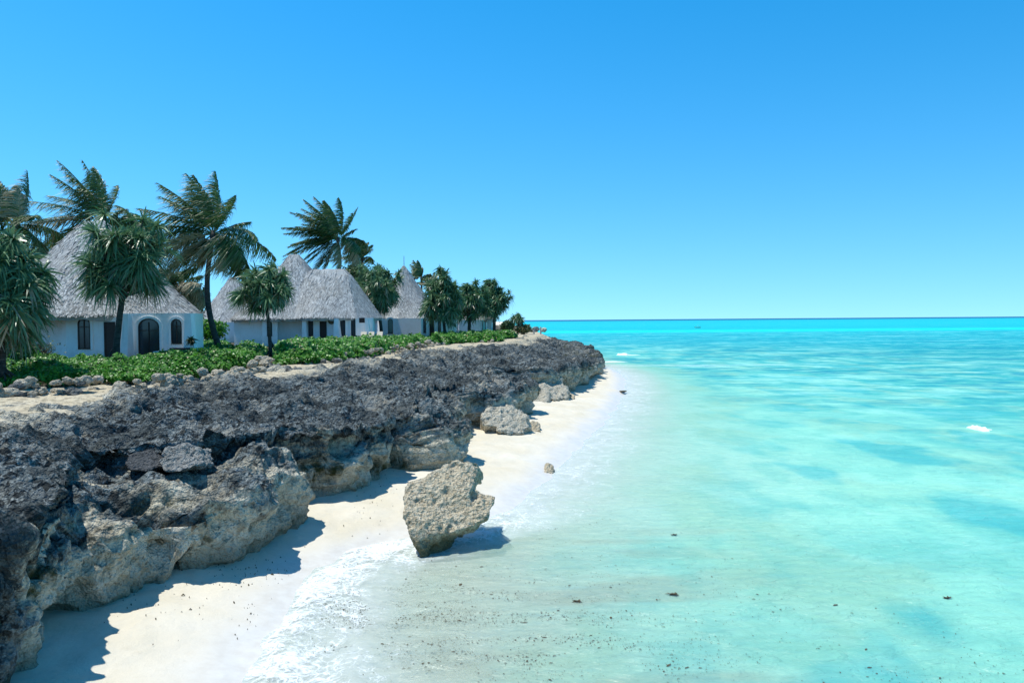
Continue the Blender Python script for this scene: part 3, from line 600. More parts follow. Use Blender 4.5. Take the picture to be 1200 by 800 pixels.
def build_hedge(poly_front, poly_back, h, label, dens, leaf, seed):
    """hedge standing between two lines of (px, D); front line towards the camera"""
    f = np.array([[xat(p, D), D] for p, D in poly_front]); bk = np.array([[xat(p, D), D] for p, D in poly_back])
    n = len(f); area = 0
    for i in range(n - 1): area += abs(np.cross(f[i + 1] - f[i], bk[i] - f[i])) * .5 + abs(np.cross(bk[i + 1] - bk[i], bk[i + 1] - f[i + 1])) * .5
    m = int(area * dens); u = rng.random(m) * (n - 1); i = u.astype(int); t = (u - i)[:, None]; vv = np.concatenate([rng.random(int(m * .62)), rng.beta(.7, 3.5, m - int(m * .62))])[:m]
    F_ = f[i] * (1 - t) + f[i + 1] * t; B_ = bk[i] * (1 - t) + bk[i + 1] * t
    XY = F_ * (1 - vv)[:, None] + B_ * vv[:, None]
    depth_m = np.linalg.norm(B_ - F_, axis=1)
    Q = np.stack([XY[:, 0], XY[:, 1], np.full(m, seed * 3.3)], 1)
    edge = np.minimum(np.minimum(vv, 1 - vv) * depth_m, np.minimum(u, n - 1 - u) * 4)
    XY = XY + .35 * np.stack([perlin(Q / .7, seed), perlin(Q / .7, seed + 5)], 1)
    H = h * (.82 + .55 * fbm(Q / 1.5, 3, seed + 9)) * (.42 + .58 * sst(0, 1.0, edge))
    bumpy = worley(Q / .55, seed + 12); H = H + .28 * h * (.5 - bumpy)
    z = H * (1 - rng.beta(.8, 4.0, m) * .9); 
    C = np.stack([XY[:, 0], XY[:, 1], GZ + z], 1)
    N = np.stack([.5 * perlin(Q / .4, 3), -.5 + .5 * perlin(Q / .4, 4), np.full(m, .8)], 1); N /= np.linalg.norm(N, axis=1)[:, None]
    tone = np.clip(rng.normal(.45, .22, m) + .3 * perlin(Q / 1.1, 8), 0, .88); tone[rng.random(m) < .022] = .96
    org = (f[:, 0].mean(), f[:, 1].mean(), GZ)
    S = Strips(); leaf_cloud(C, N, leaf, tone, S)
    k = int(area * 5); j = rng.integers(0, m, k); tw = MB()
    for q in j:
        p = C[q]; g = np.array([p[0] + rng.uniform(-.2, .2), p[1] + rng.uniform(-.2, .2), GZ - .05]); tw.tube([g, (g + p) / 2 + rng.uniform(-.08, .08, 3), p], [.016, .012, .006], 4, cap=False)
    plant('hedge', S, tw, M['hedge'], org, label, 'hedge')
build_hedge([(-40, 30.2), (60, 31.0), (130, 31.8), (190, 33), (236, 35.5)], [(-40, 40), (60, 41), (130, 40.5), (190, 40.5), (232, 41.5)], .98, 'leafy green hedge in front of the nearest hut, above pale stones', 420, .16, 1)
build_hedge([(212, 37.0), (250, 39.5), (285, 42), (306, 46)], [(236, 50), (262, 56), (292, 60), (312, 62)], 1.0, 'bright green hedge between the nearest hut and the lone screw pine', 240, .19, 2)
build_hedge([(322, 45.5), (360, 46.5), (400, 50), (440, 58), (500, 77)], [(322, 70), (360, 74), (400, 77), (440, 82), (500, 96)], 1.0, 'long bright green hedge below the twin roofed hut', 120, .25, 3)
build_hedge([(500, 79), (545, 88), (588, 93)], [(500, 97), (545, 104), (588, 110)], 1.05, 'green hedge running under the row of far screw pines', 120, .27, 4)
build_hedge([(560, 101), (585, 105), (604, 110)], [(560, 118), (585, 122), (604, 126)], .95, 'last low green hedge towards the rocky point', 110, .3, 5)
build_hedge([(222, 62), (240, 62), (268, 64)], [(222, 74), (240, 74), (268, 74)], .95, 'green planting bed behind the coconut palm, below the distant low hut', 90, .26, 6)

def build_shrub(name, label, cat, px, py, D, rx, rz, n, leaf, mat, seed, ry=None, dead=0.0, twigs=30):
    """rounded bush whose middle is at (px,py) and depth D"""
    c = atd(px, py, D); ry = ry or rx
    u = rng.normal(size=(n, 3)); u /= np.linalg.norm(u, axis=1)[:, None]; rr = rng.beta(4, 1.4, n)
    rr = rr * (1 + .35 * fbm(u * 1.7 + seed, 3, seed))
    C = c + u * rr[:, None] * np.array([rx, ry, rz]); ok = C[:, 2] > GZ + .03; C, u = C[ok], u[ok]; m = len(C)
    N = u + .5 * rng.normal(size=(m, 3)); N /= np.linalg.norm(N, axis=1)[:, None]
    tone = np.clip(rng.normal(.4, .25, m), 0, .88); tone[rng.random(m) < dead] = .97
    S = Strips(); leaf_cloud(C, N, leaf, tone, S)
    tw = MB()
    for q in rng.integers(0, m, twigs):
        p = C[q]; g = np.array([c[0] + rng.uniform(-.2, .2) * rx, c[1] + rng.uniform(-.2, .2) * rx, GZ - .05]); tw.tube([g, (g + p) / 2 + rng.uniform(-.1, .1, 3), p], [.03, .02, .008], 5, cap=False)
    return plant(name, S, tw, mat, (c[0], c[1], GZ), label, cat)
build_shrub('leafy_shrub', 'bright green leafy shrub at the left edge under the screw pine', 'shrub', 4, 407, 35.5, 1.25, 1.0, 3600, .19, M['hedge'], 3)
# dry brown bush: mostly bare twigs
def dry_bush():
    c = atd(37, 407, 38.5); tw = MB()
    for k in range(520):
        a = rng.uniform(0, 6.28); r = rng.uniform(.2, 1.0) ** .6; h = rng.uniform(.8, 1.9) * (1.15 - .35 * r)
        g = np.array([c[0] + rng.uniform(-.6, .6), c[1] + rng.uniform(-.4, .4), GZ + rng.uniform(0, .4)]); p = np.array([c[0] + 1.15 * r * math.cos(a), c[1] + .8 * r * math.sin(a), GZ + h])
        mid = (g + p) / 2 + np.array([rng.uniform(-.1, .1), rng.uniform(-.1, .1), .15]); tw.tube([g, mid, p], [.014, .012, .008], 4, rng.random(), cap=False)
    S = Strips(); C = c + rng.normal(size=(260, 3)) * [.6, .5, .4]; C[:, 2] = np.clip(C[:, 2], GZ, 9); leaf_cloud(C, np.tile([0, -.5, .85], (260, 1)), .15, rng.uniform(.2, 1, 260), S); plant('dry_shrub', S, tw, M['shrub'], (c[0], c[1], GZ), 'dry brown twiggy shrub beside the nearest hut left wall', 'shrub')
dry_bush()
build_shrub('dark_shrub', 'dark rounded shrub at the end of the far hedge', 'shrub', 595, 382, 126, 1.25, 1.0, 1500, .28, M['shrub'], 11)
build_shrub('grey_shrub', 'pale grey green shrub on the rocky point below the tiny screw pine', 'shrub', 613, 385, 140, 1.7, .8, 1100, .34, M['shrub'], 12, dead=.45)
build_shrub('garden_shrub', 'dark green shrub behind the low hut left end', 'shrub', 246, 386, 70, 1.6, 1.0, 1500, .26, M['hedge'], 13)

# ------------------------------------------------------------------ pandanus (screw pines)
def pandanus(label, px, base_py, D, crown, n_ros, K, leafL, seed, trunk_r=.13, cone=0.0, roots=True, leafw=.04, lean=0.0, group='screw pines along the shore', dead=.06, name='screw_pine', skirt=.25):
    """crown = (px, py, rx_px, rz_px)"""
    g = np.random.default_rng(seed); cx, cy, rxp, rzp = crown
    c = atd(cx, cy, D); rx, rz = rxp * D / FPX, rzp * D / FPX; base = np.array([xat(px, D), D, GZ])
    root = thing(name, label, 'tree', base, group)
    tr = MB(); top = np.array([c[0] - lean * .2, D, c[2] - rz * .55])
    pts = [base + np.array([0, 0, -.1]), base * .66 + top * .34 + np.array([.06 * g.normal(), 0, 0]), base * .33 + top * .67 + np.array([.08 * g.normal(), .05, 0]), top]
    tr.tube(pts, [trunk_r * 1.25, trunk_r, trunk_r * .9, trunk_r * .85], 9)
    # rosette positions
    U = g.normal(size=(n_ros * 3, 3)); U /= np.linalg.norm(U, axis=1)[:, None]; U = U[U[:, 2] > -.8][:n_ros]; rr = g.uniform(.40, 1.06, len(U)) ** .8 * (1 + .6 * perlin(U * 1.6 + seed, seed))
    shrink = 1 - cone * np.clip(U[:, 2] * rr, 0, 1)
    rsx, rsz = max(rx - leafL * .32, rx * .5), max(rz - leafL * .34, rz * .5)
    C = c + U * rr[:, None] * np.stack([rsx * shrink, rsx * .95 * shrink, np.full(len(U), rsz)], 1)
    for q in range(len(C)):
        if q % 2 == 0:
            st_ = top + np.array([0, 0, g.uniform(-.3, .15) * rz]); mid = (st_ + C[q]) / 2 + np.array([0, 0, -.12 * rz]); tr.tube([st_, mid, C[q]], [trunk_r * .5, trunk_r * .35, trunk_r * .22], 6, cap=False)
    tr.build('trunk', M['ptrunk'], root, True)
    if roots:
        for k in range(9):
            a = k * 2.4 + g.uniform(-.3, .3); h = g.uniform(.5, 1.25) * min(1.2, (top[2] - GZ) * .45); r = g.uniform(.3, .62)
            foot = base + np.array([r * math.cos(a), r * math.sin(a), -.08]); st_ = base + np.array([0, 0, h]); m_ = MB()
            m_.tube([st_, st_ * .5 + foot * .5 + np.array([.12 * math.cos(a), .12 * math.sin(a), .1]), foot], [.04, .045, .04], 6); m_.build('prop_root', M['ptrunk'], root, True)
    S = Strips(); m = len(C) * K; ci = np.repeat(np.arange(len(C)), K); k = np.tile(np.arange(K), len(C))
    ax = C - (c - np.array([0, 0, rz * .5])); ax[:, 2] += .05 * rz; ax /= np.linalg.norm(ax, axis=1)[:, None]
    ax = ax + .5 * g.normal(size=ax.shape); ax /= np.linalg.norm(ax, axis=1)[:, None]
    t1 = np.cross(ax, [.3, .2, .93]); t1 /= np.linalg.norm(t1, axis=1)[:, None] + 1e-9; t2 = np.cross(ax, t1)
    an = k * 2.39996 + g.uniform(-.3, .3, m); pol = np.radians(12 + 100 * (k / K) + g.uniform(-10, 10, m))
    side = np.cos(an)[:, None] * t1[ci] + np.sin(an)[:, None] * t2[ci]
    d = np.cos(pol)[:, None] * ax[ci] + np.sin(pol)[:, None] * side
    wdir = np.cross(d, ax[ci]); wdir /= np.linalg.norm(wdir, axis=1)[:, None] + 1e-9
    L = leafL * g.uniform(.65, 1.2, m) * (1 - .15 * k / K); dr = g.uniform(.15, .55, m) + .35 * (k / K)
    tt = np.array([0, .3, .62, .85, 1.0]); wp = np.array([.8, 1, .8, .5, .08])
    P = C[ci][:, None, :] + L[:, None, None] * (tt[None, :, None] * d[:, None, :] - (dr[:, None] * tt[None, :] ** 2.3)[:, :, None] * np.array([0, 0, 1.0]) + (tt[None, :] ** 2)[:, :, None] * np.array([-.10, 0, 0]))
    tone = np.clip(g.normal(.42, .24, m), 0, .88); dd = (k / K > .72) & (g.random(m) < dead * 5) & (U[ci, 2] < .25); tone[dd] = .97
    S.add(P, wdir[:, None, :] * (leafw * wp)[None, :, None], tone)
    # hanging skirt of old leaves
    ns = int(m * skirt * .3); q = g.integers(0, len(C), ns); okc = C[q]; lowm = okc[:, 2] < c[2] + .1 * rz; okc = okc[lowm]; ns = len(okc)
    if ns:
        dd = g.normal(size=(ns, 3)); dd[:, 2] = -1.6; dd /= np.linalg.norm(dd, axis=1)[:, None]; L = leafL * g.uniform(.7, 1.4, ns)
        P = okc[:, None, :] + L[:, None, None] * (tt[None, :, None] * dd[:, None, :]); w_ = np.cross(dd, g.normal(size=(ns, 3))); w_ /= np.linalg.norm(w_, axis=1)[:, None]
        S.add(P, w_[:, None, :] * (leafw * .8 * wp)[None, :, None], np.where(g.random(ns) < .55, .97, .15))
    S.build('crown', M['pand'], root)
    return root
pandanus('big screw pine cut by the left edge of the view', 2, 462, 31, (-6, 345, 56, 66), 190, 40, 1.1, 21, .16, leafw=.042, skirt=1.0, dead=.1)
pandanus('big spreading screw pine in front of the nearest hut door', 134, 425, 40.8, (145, 304, 50, 54), 92, 38, 1.15, 22, .17, leafw=.042, skirt=.7)
pandanus('slim screw pine on prop roots in front of the twin roofed hut', 317, 421, 49, (312, 338, 33, 32), 80, 38, .9, 23, .12, leafw=.045)
pandanus('round headed screw pine between the twin roofed hut and the spired hut', 447, 400, 90, (443, 338, 30, 32), 120, 40, 1.1, 24, .2, roots=False, leafw=.07)
pandanus('cone headed screw pine in front of the spired hut right side', 522, 395, 93, (519, 350, 26, 32), 120, 40, 1.1, 25, .2, cone=.5, roots=False, leafw=.07)
pandanus('pointed screw pine, middle one of the three in the far row', 549, 392, 103, (554, 352, 21, 27), 90, 38, 1.1, 26, .2, cone=.55, roots=False, leafw=.075)
pandanus('screw pine at the seaward end of the far row', 578, 390, 112, (579, 352, 20, 25), 90, 38, 1.1, 27, .24, cone=.4, roots=False, leafw=.08)
pandanus('tiny round screw pine alone on the rocky point', 607, 388, 140, (607, 374, 7.2, 7.5), 16, 34, 1.0, 28, .12, roots=False, leafw=.08)

# ------------------------------------------------------------------ coconut palms
WIND = np.array([-1.0, .25, 0])
def frond(base, d0, L, droop, windy, seed, root, dead, nl=64, leafL=1.05):
    g = np.random.default_rng(seed); t = np.linspace(0, 1, nl); d0 = np.array(d0, float); d0 /= np.linalg.norm(d0)
    P = base + L * (t[:, None] * d0 + (t ** 2.1)[:, None] * (np.array([0, 0, -droop]) + WIND * windy))
    T = np.gradient(P, axis=0); T /= np.linalg.norm(T, axis=1)[:, None]
    up = np.array([0, 0, 1.0]); side = np.cross(T, up + .35 * WIND + .15 * g.normal(size=3)); side /= np.linalg.norm(side, axis=1)[:, None] + 1e-9; nn = np.cross(side, T)
    m = MB(); m.tube(P[::8], np.linspace(.045, .008, len(P[::8])), 5, .97 if dead else .75, cap=False)
    S = Strips(); sel = t > .13; tt = t[sel]
    lens = leafL * np.clip(np.sin(np.pi * (.12 + .82 * tt) ** .8), .12, 1)
    for sg in (-1, 1):
        k = len(tt); keep = g.random(k) > .07
        dirv = sg * side[sel] * .9 + T[sel] * (.45 + .4 * tt)[:, None] + nn[sel] * .12 + .10 * g.normal(size=(k, 3)); dirv /= np.linalg.norm(dirv, axis=1)[:, None]
        l = (lens * g.uniform(.75, 1.15, k))[:, None]; s3 = np.array([0, .35, .7, 1.0])
        bend = np.array([0, 0, -.62]) + WIND * .58 + .12 * g.normal(size=(k, 3))
        PP = P[sel][:, None, :] + l[:, :, None] * (s3[None, :, None] * dirv[:, None, :] + (s3 ** 2)[None, :, None] * bend[:, None, :])
        wv = np.cross(dirv, nn[sel] + .3 * g.normal(size=(k, 3))); wv /= np.linalg.norm(wv, axis=1)[:, None] + 1e-9
        W = wv[:, None, :] * (max(.030, .0005 * base[1]) * np.array([.8, 1, .75, .2]))[None, :, None]
        tone = np.clip(g.normal(.35, .2, k), 0, .85); tone = np.where(g.random(k) < (.9 if dead else .07), .97, tone)
        S.add(PP[keep], W[keep], tone[keep])
    # rachis joined into the frond mesh
    org = parent_world(root); base_n = S.n; V = np.concatenate(S.V + [np.array(m.v)]) - org; F = np.concatenate(S.F + [np.array(m.f) + base_n]); T_ = np.concatenate(S.T + [np.array(m.t)])
    o = bpy.data.objects.new('frond', np_mesh('frond', V, F, M['frond'], False, {'tone': T_})); COL.objects.link(o); o.parent = root
def palm(label, crown, D, base_px, L, fronds, seed, bend=0.0, tr=.17, leafL=1.35, nl=112):
    """fronds: (angle in the picture in degrees, depth component, length factor, droop, dead)"""
    c = atd(crown[0], crown[1], D); b = np.array([xat(base_px, D), D, GZ - .1]); root = thing('coconut_palm', label, 'palm', (b[0], b[1], GZ), 'coconut palms behind the huts')
    t = np.linspace(0, 1, 26); P = b + t[:, None] * (c - b) + (np.sin(np.pi * t) * bend)[:, None] * np.array([1, 0, 0]); m = MB()
    m.tube(P, [tr * (1.25 - .45 * q + .35 * math.exp(-q * 12)) * (1 + .05 * (i % 2)) for i, q in enumerate(t)], 10); m.build('trunk', M['trunk'], root, True)
    g = np.random.default_rng(seed)
    sh = MB(); sh.tube([c + np.array([0, 0, -.45]), c + np.array([0, 0, -.05]), c + np.array([0, 0, .35])], [tr * .85, tr * 1.5, tr * .7], 9); sh.build('leaf_sheath', M['trunk'], root, True)
    for i, (an, dy, lf, dr, dead) in enumerate(fronds):
        a = R(an); frond(c + np.array([0, 0, .1]), (math.cos(a), dy, math.sin(a)), L * lf, dr, .20 + .16 * g.random(), seed * 100 + i, root, dead, nl, leafL)
def std(g, n, wide=1.0):
    out = []
    for i in range(n):
        el = g.uniform(-35, 85); az = i * 137.5 + g.uniform(-20, 20); x = math.cos(R(az)) * math.cos(R(el)); y = math.sin(R(az)) * math.cos(R(el)); z = math.sin(R(el))
        out.append((math.degrees(math.atan2(z, x)), y / max(.2, math.hypot(x, z)), math.hypot(1, .0) * g.uniform(.8, 1.05), .25 + .3 * (1 - max(z, 0)), el < -12 and g.random() < .55))
    return out
palm('tall coconut palm with dark bent trunk in front of the low distant hut', (250, 276), 52, 262, 4.5, [
    (97, .1, 1.0, .05, 0), (90, -.3, .92, .05, 0), (105, .3, .95, .1, 0), (82, .4, .9, .05, 0), (118, -.2, 1.0, .12, 0), (132, .2, 1.05, .15, 0), (146, -.3, 1.0, .18, 0), (158, .3, 1.0, .2, 0), (170, -.4, .95, .3, 0), (176, .3, 1.05, .42, 1), (190, -.5, .9, .4, 1), (205, .4, .85, .4, 0), (222, -.3, .7, .35, 1),
    (70, -.2, 1.0, .02, 0), (58, .25, .75, .1, 0), (44, -.35, .95, .1, 0), (30, .35, .8, .2, 0), (16, -.3, 1.1, .38, 0), (6, .4, 1.1, .42, 0), (-8, -.4, .9, .4, 0), (-24, .3, .8, .35, 0), (-50, -.3, .55, .25, 1), (-95, -.3, .4, .15, 1), (235, .3, .6, .3, 0), (-38, .5, .7, .35, 0)], 31, -.75)
palm('coconut palm rising behind the twin roofed hut ridge', (396, 281), 96, 402, 5.7, [(100, .5, 1.1, .1, 0), (116, .5, 1.05, .15, 0), (126, -.5, 1.0, .2, 0), (138, .5, 1.0, .2, 0), (152, -.4, 1.0, .22, 0), (164, .5, .95, .3, 0), (188, -.5, .9, .4, 0), (86, -.4, .95, .1, 0), (34, .4, .8, .2, 0), 
    (103, .1, 1.12, .12, 0), (112, -.3, 1.1, .14, 0), (94, .3, 1.05, .1, 0), (122, .2, 1.05, .16, 0), (132, -.2, 1.0, .15, 0), (146, .3, .95, .2, 0), (158, -.3, .95, .25, 0), (170, .2, .95, .32, 0), (180, -.3, .95, .4, 0), (195, .3, .9, .4, 0), (212, -.2, .85, .4, 0), (228, .4, .8, .35, 0),
    (66, -.2, 1.0, .02, 0), (52, .2, 1.0, .05, 0), (44, -.3, .9, .08, 0), (12, .3, .85, .3, 0), (0, -.3, .85, .35, 0), (-25, .2, .7, .4, 1), (-70, -.3, .6, .3, 1), (245, .3, .6, .3, 0)], 32, .1, leafL=1.2)
palm('smaller coconut palm right behind the palm at the twin roofs', (425, 303), 112, 424, 4.2, std(np.random.default_rng(5), 16), 33, leafL=1.1, nl=80)
palm('coconut palm at the upper left corner with ragged raised fronds', (20, 266), 50, 14, 4.2, [
    (110, .2, 1.05, .1, 0), (98, -.3, 1.0, .08, 0), (122, .3, 1.0, .15, 0), (135, -.2, 1.0, .2, 0), (72, .2, .95, .0, 0), (66, -.2, .7, .05, 1), (88, .4, .7, .1, 0), (150, .3, 1, .3, 0), (170, -.3, 1, .4, 0), (190, .3, .9, .4, 0), (25, -.4, .9, .3, 0), (8, .3, .9, .4, 0), (-15, -.3, .85, .4, 0), (-40, .3, .8, .35, 0), (-65, -.3, .7, .3, 1), (215, .3, .8, .4, 1), (240, -.3, .7, .3, 0), (-85, .2, .7, .2, 0)], 34)
palm('coconut palm whose wide fan rises above the nearest hut peak', (122, 260), 60, 122, 5.0, [
    (98, .1, 1.05, .06, 0), (106, -.3, 1.05, .08, 0), (114, .25, 1.05, .12, 0), (90, .3, 1.0, .05, 0), (83, -.2, .85, .05, 0), (122, -.2, 1.0, .15, 0), (140, .3, 1.1, .2, 0), (150, -.3, 1.1, .22, 0), (162, .2, 1.15, .3, 0), (172, -.3, 1.15, .35, 1), (182, .3, 1.1, .4, 0), (196, -.2, 1.0, .45, 0), (40, .5, .6, .2, 0), (20, .6, .6, .3, 0), (0, .7, .6, .4, 0), (215, .4, .8, .4, 0), (75, .5, .8, .1, 0)], 35)
palm('coconut palm with short fronds showing above the big spreading screw pine', (158, 262), 72, 158, 3.4, std(np.random.default_rng(8), 14), 36, nl=80)
palm('short browning coconut palm between nearest hut roof and the bent palm', (214, 335), 62, 214, 2.9, [(160, .3, 1, .4, 0), (140, -.3, .9, .3, 0), (180, .3, 1, .5, 1), (20, -.3, .9, .45, 1), (40, .3, .9, .35, 0), (0, .3, .9, .5, 1), (90, .6, .7, .3, 0), (200, -.2, .9, .5, 1), (-20, .3, .8, .5, 1), (115, -.4, .8, .3, 0), (70, .4, .8, .3, 0), (-60, .2, .7, .3, 1), (230, .2, .8, .4, 1)], 37, nl=84)
palm('far coconut palm with upright fronds behind the spired hut', (494, 326), 128, 494, 3.6, [(100, .2, .9, .05, 0), (86, -.2, .85, .05, 0), (112, .3, .8, .1, 0), (70, .3, .6, .1, 0), (140, .2, .7, .3, 0), (30, .3, .7, .3, 0), (10, -.3, .7, .4, 0), (170, .3, .7, .4, 0)], 38, nl=70, leafL=1.0)
palm('far thin coconut palm right of the spired hut roof', (505, 334), 132, 505, 3.2, [(60, .2, .9, .1, 0), (45, -.2, .9, .15, 1), (80, .3, .7, .1, 0), (120, .3, .7, .2, 0), (20, -.3, .8, .3, 0), (150, .3, .7, .3, 0), (0, .3, .7, .4, 0)], 39, nl=70, leafL=.9)
build_shrub('bushy_tree', 'green broadleaf bush behind the right end of the twin roofs', 'tree', 415, 330, 104, 2.8, 2.2, 3000, .4, M['shrub'], 21)
build_shrub('bushy_tree', 'green broadleaf bush behind the low distant hut left slope', 'tree', 218, 352, 82, 2.3, 1.9, 2200, .34, M['shrub'], 22, dead=.15)
build_shrub('bushy_tree', 'low green tree between the low hut peak and the twin roofs', 'tree', 300, 335, 112, 2.6, 2.0, 2200, .4, M['shrub'], 23)

# ------------------------------------------------------------------ thatched huts
def roof_mesh(center, eave_r, z_e, z_a, ridge, rz, sides, sag=.12, seed=0, tufts=4500, ecc=1.0, tuft=.5):
    """thatched roof round an apex or short ridge; returns V, F, tone"""
    g = np.random.default_rng(seed); nt_, nr_ = sides * 18, 46; th = np.linspace(0, 2 * math.pi, nt_, endpoint=False)
    step = 2 * math.pi / sides; loc = (th % step) - step / 2; poly = math.cos(step / 2) / np.cos(loc); rad = eave_r * (.12 + .88 * poly / poly.max())  # softened polygon
    ca, sa = math.cos(rz), math.sin(rz)
    def pos(T, t):
        rr = np.interp(T % (2 * math.pi), np.r_[th, 2 * math.pi], np.r_[rad, rad[0]]); q = 1 - t
        x = rr * q * np.cos(T) + ridge * np.clip(np.cos(T) * 3, -1, 1) * np.minimum(1, t * 1.2) * .999; y = rr * q * np.sin(T) * ecc
        z = z_e + (z_a - z_e) * (t - sag * np.sin(np.pi * t))
        return np.stack([center[0] + x * ca - y * sa, center[1] + x * sa + y * ca, z], -1)
    V = []; F = []; T_ = []
    tt = np.linspace(0, .985, nr_); TH, TT = np.meshgrid(th, tt, indexing='xy'); P = pos(TH.ravel(), TT.ravel())
    P[:, 2] += .09 * fbm(P / .9, 3, seed + 1) - .05 * (worley(P / .5, seed + 2) - .5)
    P[:nt_, 2] -= .10 * np.abs(perlin(P[:nt_] / .25, seed + 4)) * 2; V.append(P)
    a = np.arange(nr_ - 1)[:, None] * nt_; j = np.arange(nt_); F.append(np.stack([a + j, a + (j + 1) % nt_, a + nt_ + (j + 1) % nt_, a + nt_ + j], -1).reshape(-1, 4))
    n0 = nr_ * nt_; lo = P[:nt_].copy(); lo[:, 2] -= .30; inn = pos(th, np.full(nt_, .30)); inn[:, 2] = z_e - .02 + .3 * (z_a - z_e) * .75
    lo[:, :2] = center[:2] + (lo[:, :2] - center[:2]) * .985; V += [lo, inn]
    F.append(np.stack([j, n0 + j, n0 + (j + 1) % nt_, (j + 1) % nt_], -1)); F.append(np.stack([n0 + j, n0 + nt_ + j, n0 + nt_ + (j + 1) % nt_, n0 + (j + 1) % nt_], -1))
    T_.append(np.clip(.5 + .5 * perlin(np.concatenate(V) / .6, seed + 7), 0, 1)); cnt = n0 + 2 * nt_
    # shaggy courses of leaf bundles
    u = np.sqrt(g.random(tufts)); t = (1 - u) * .97; t = np.where(g.random(tufts) < .6, np.floor(t * 22) / 22 + .010 * g.normal(size=tufts), t); t = np.where(g.random(tufts) < .07, g.uniform(-.03, .01, tufts), t); t = np.clip(t, -.03, .97); A = g.random(tufts) * 2 * math.pi
    p0 = pos(A, t); p1 = pos(A + .0, np.clip(t + tuft / (z_a - z_e) * .62, 0, .985)); e = p0 - p1; e /= np.linalg.norm(e, axis=1)[:, None] + 1e-9
    nr = pos(A + .01, t) - pos(A - .01, t); nr /= np.linalg.norm(nr, axis=1)[:, None] + 1e-9; no = np.cross(nr, -e); no /= np.linalg.norm(no, axis=1)[:, None] + 1e-9; no *= np.sign(no[:, 2:3] + 1e-6)
    wd = nr * (g.uniform(.02, .065, tufts))[:, None]; sk = nr * g.normal(0, .12, tufts)[:, None]; lift = g.uniform(.015, .085, tufts)[:, None]
    p1 = p1 + no * .04; p0 = p0 + no * lift + sk + e * g.uniform(-.05, .14, tufts)[:, None]
    V.append(np.stack([p1 - wd, p1 + wd, p0 + wd * .8, p0 - wd * .8], 1).reshape(-1, 3)); F.append((cnt + np.arange(tufts * 4)).reshape(-1, 4)); T_.append(np.repeat(np.clip(g.normal(.5, .36, tufts), 0, 1), 4))
    return np.concatenate(V), np.concatenate(F), np.concatenate(T_)
def add_roof(root, *a, **k):
    V, F, T_ = roof_mesh(*a, **k); o = bpy.data.objects.new('thatched_roof', np_mesh('thatched_roof', V - parent_world(root), F, M['thatch'], False, {'tone': T_})); COL.objects.link(o); o.parent = root; return o
def arch_outline(w, h, arch, n=14):
    if arch == 0: return [(-w / 2, 0), (w / 2, 0), (w / 2, h), (-w / 2, h)]
    r = w / 2; k = min(arch * r, h * .5); return [(-w / 2, 0), (w / 2, 0)] + [(r * math.cos(math.pi * i / n), h - k + k * math.sin(math.pi * i / n)) for i in range(n + 1)]
def panel(mb, o, ax, nrm, outline, y0, y1):
    """outline polygon in the wall plane, extruded from y0 to y1 along nrm"""
    up = np.array([0, 0, 1.0]); a = [o + ax * x + up * z + nrm * y0 for x, z in outline]; b = [o + ax * x + up * z + nrm * y1 for x, z in outline]; n = len(outline)
    mb.add(a + b, [tuple(range(n))[::-1], tuple(range(n, 2 * n))] + [(i, (i + 1) % n, n + (i + 1) % n, n + i) for i in range(n)])
def ring(mb, o, ax, nrm, out, inn, y0, y1):
    up = np.array([0, 0, 1.0]); n = len(out)
    P = [[o + ax * x + up * z + nrm * y for x, z in L] for y in (y0, y1) for L in (out, inn)]   # out0 inn0 out1 inn1
    f = []
    for i in range(n):
        j = (i + 1) % n
        f += [(2 * n + i, 2 * n + j, 3 * n + j, 3 * n + i), (i, j, 2 * n + j, 2 * n + i), (n + j, n + i, 3 * n + i, 3 * n + j)]
    mb.add(P[0] + P[1] + P[2] + P[3], f)
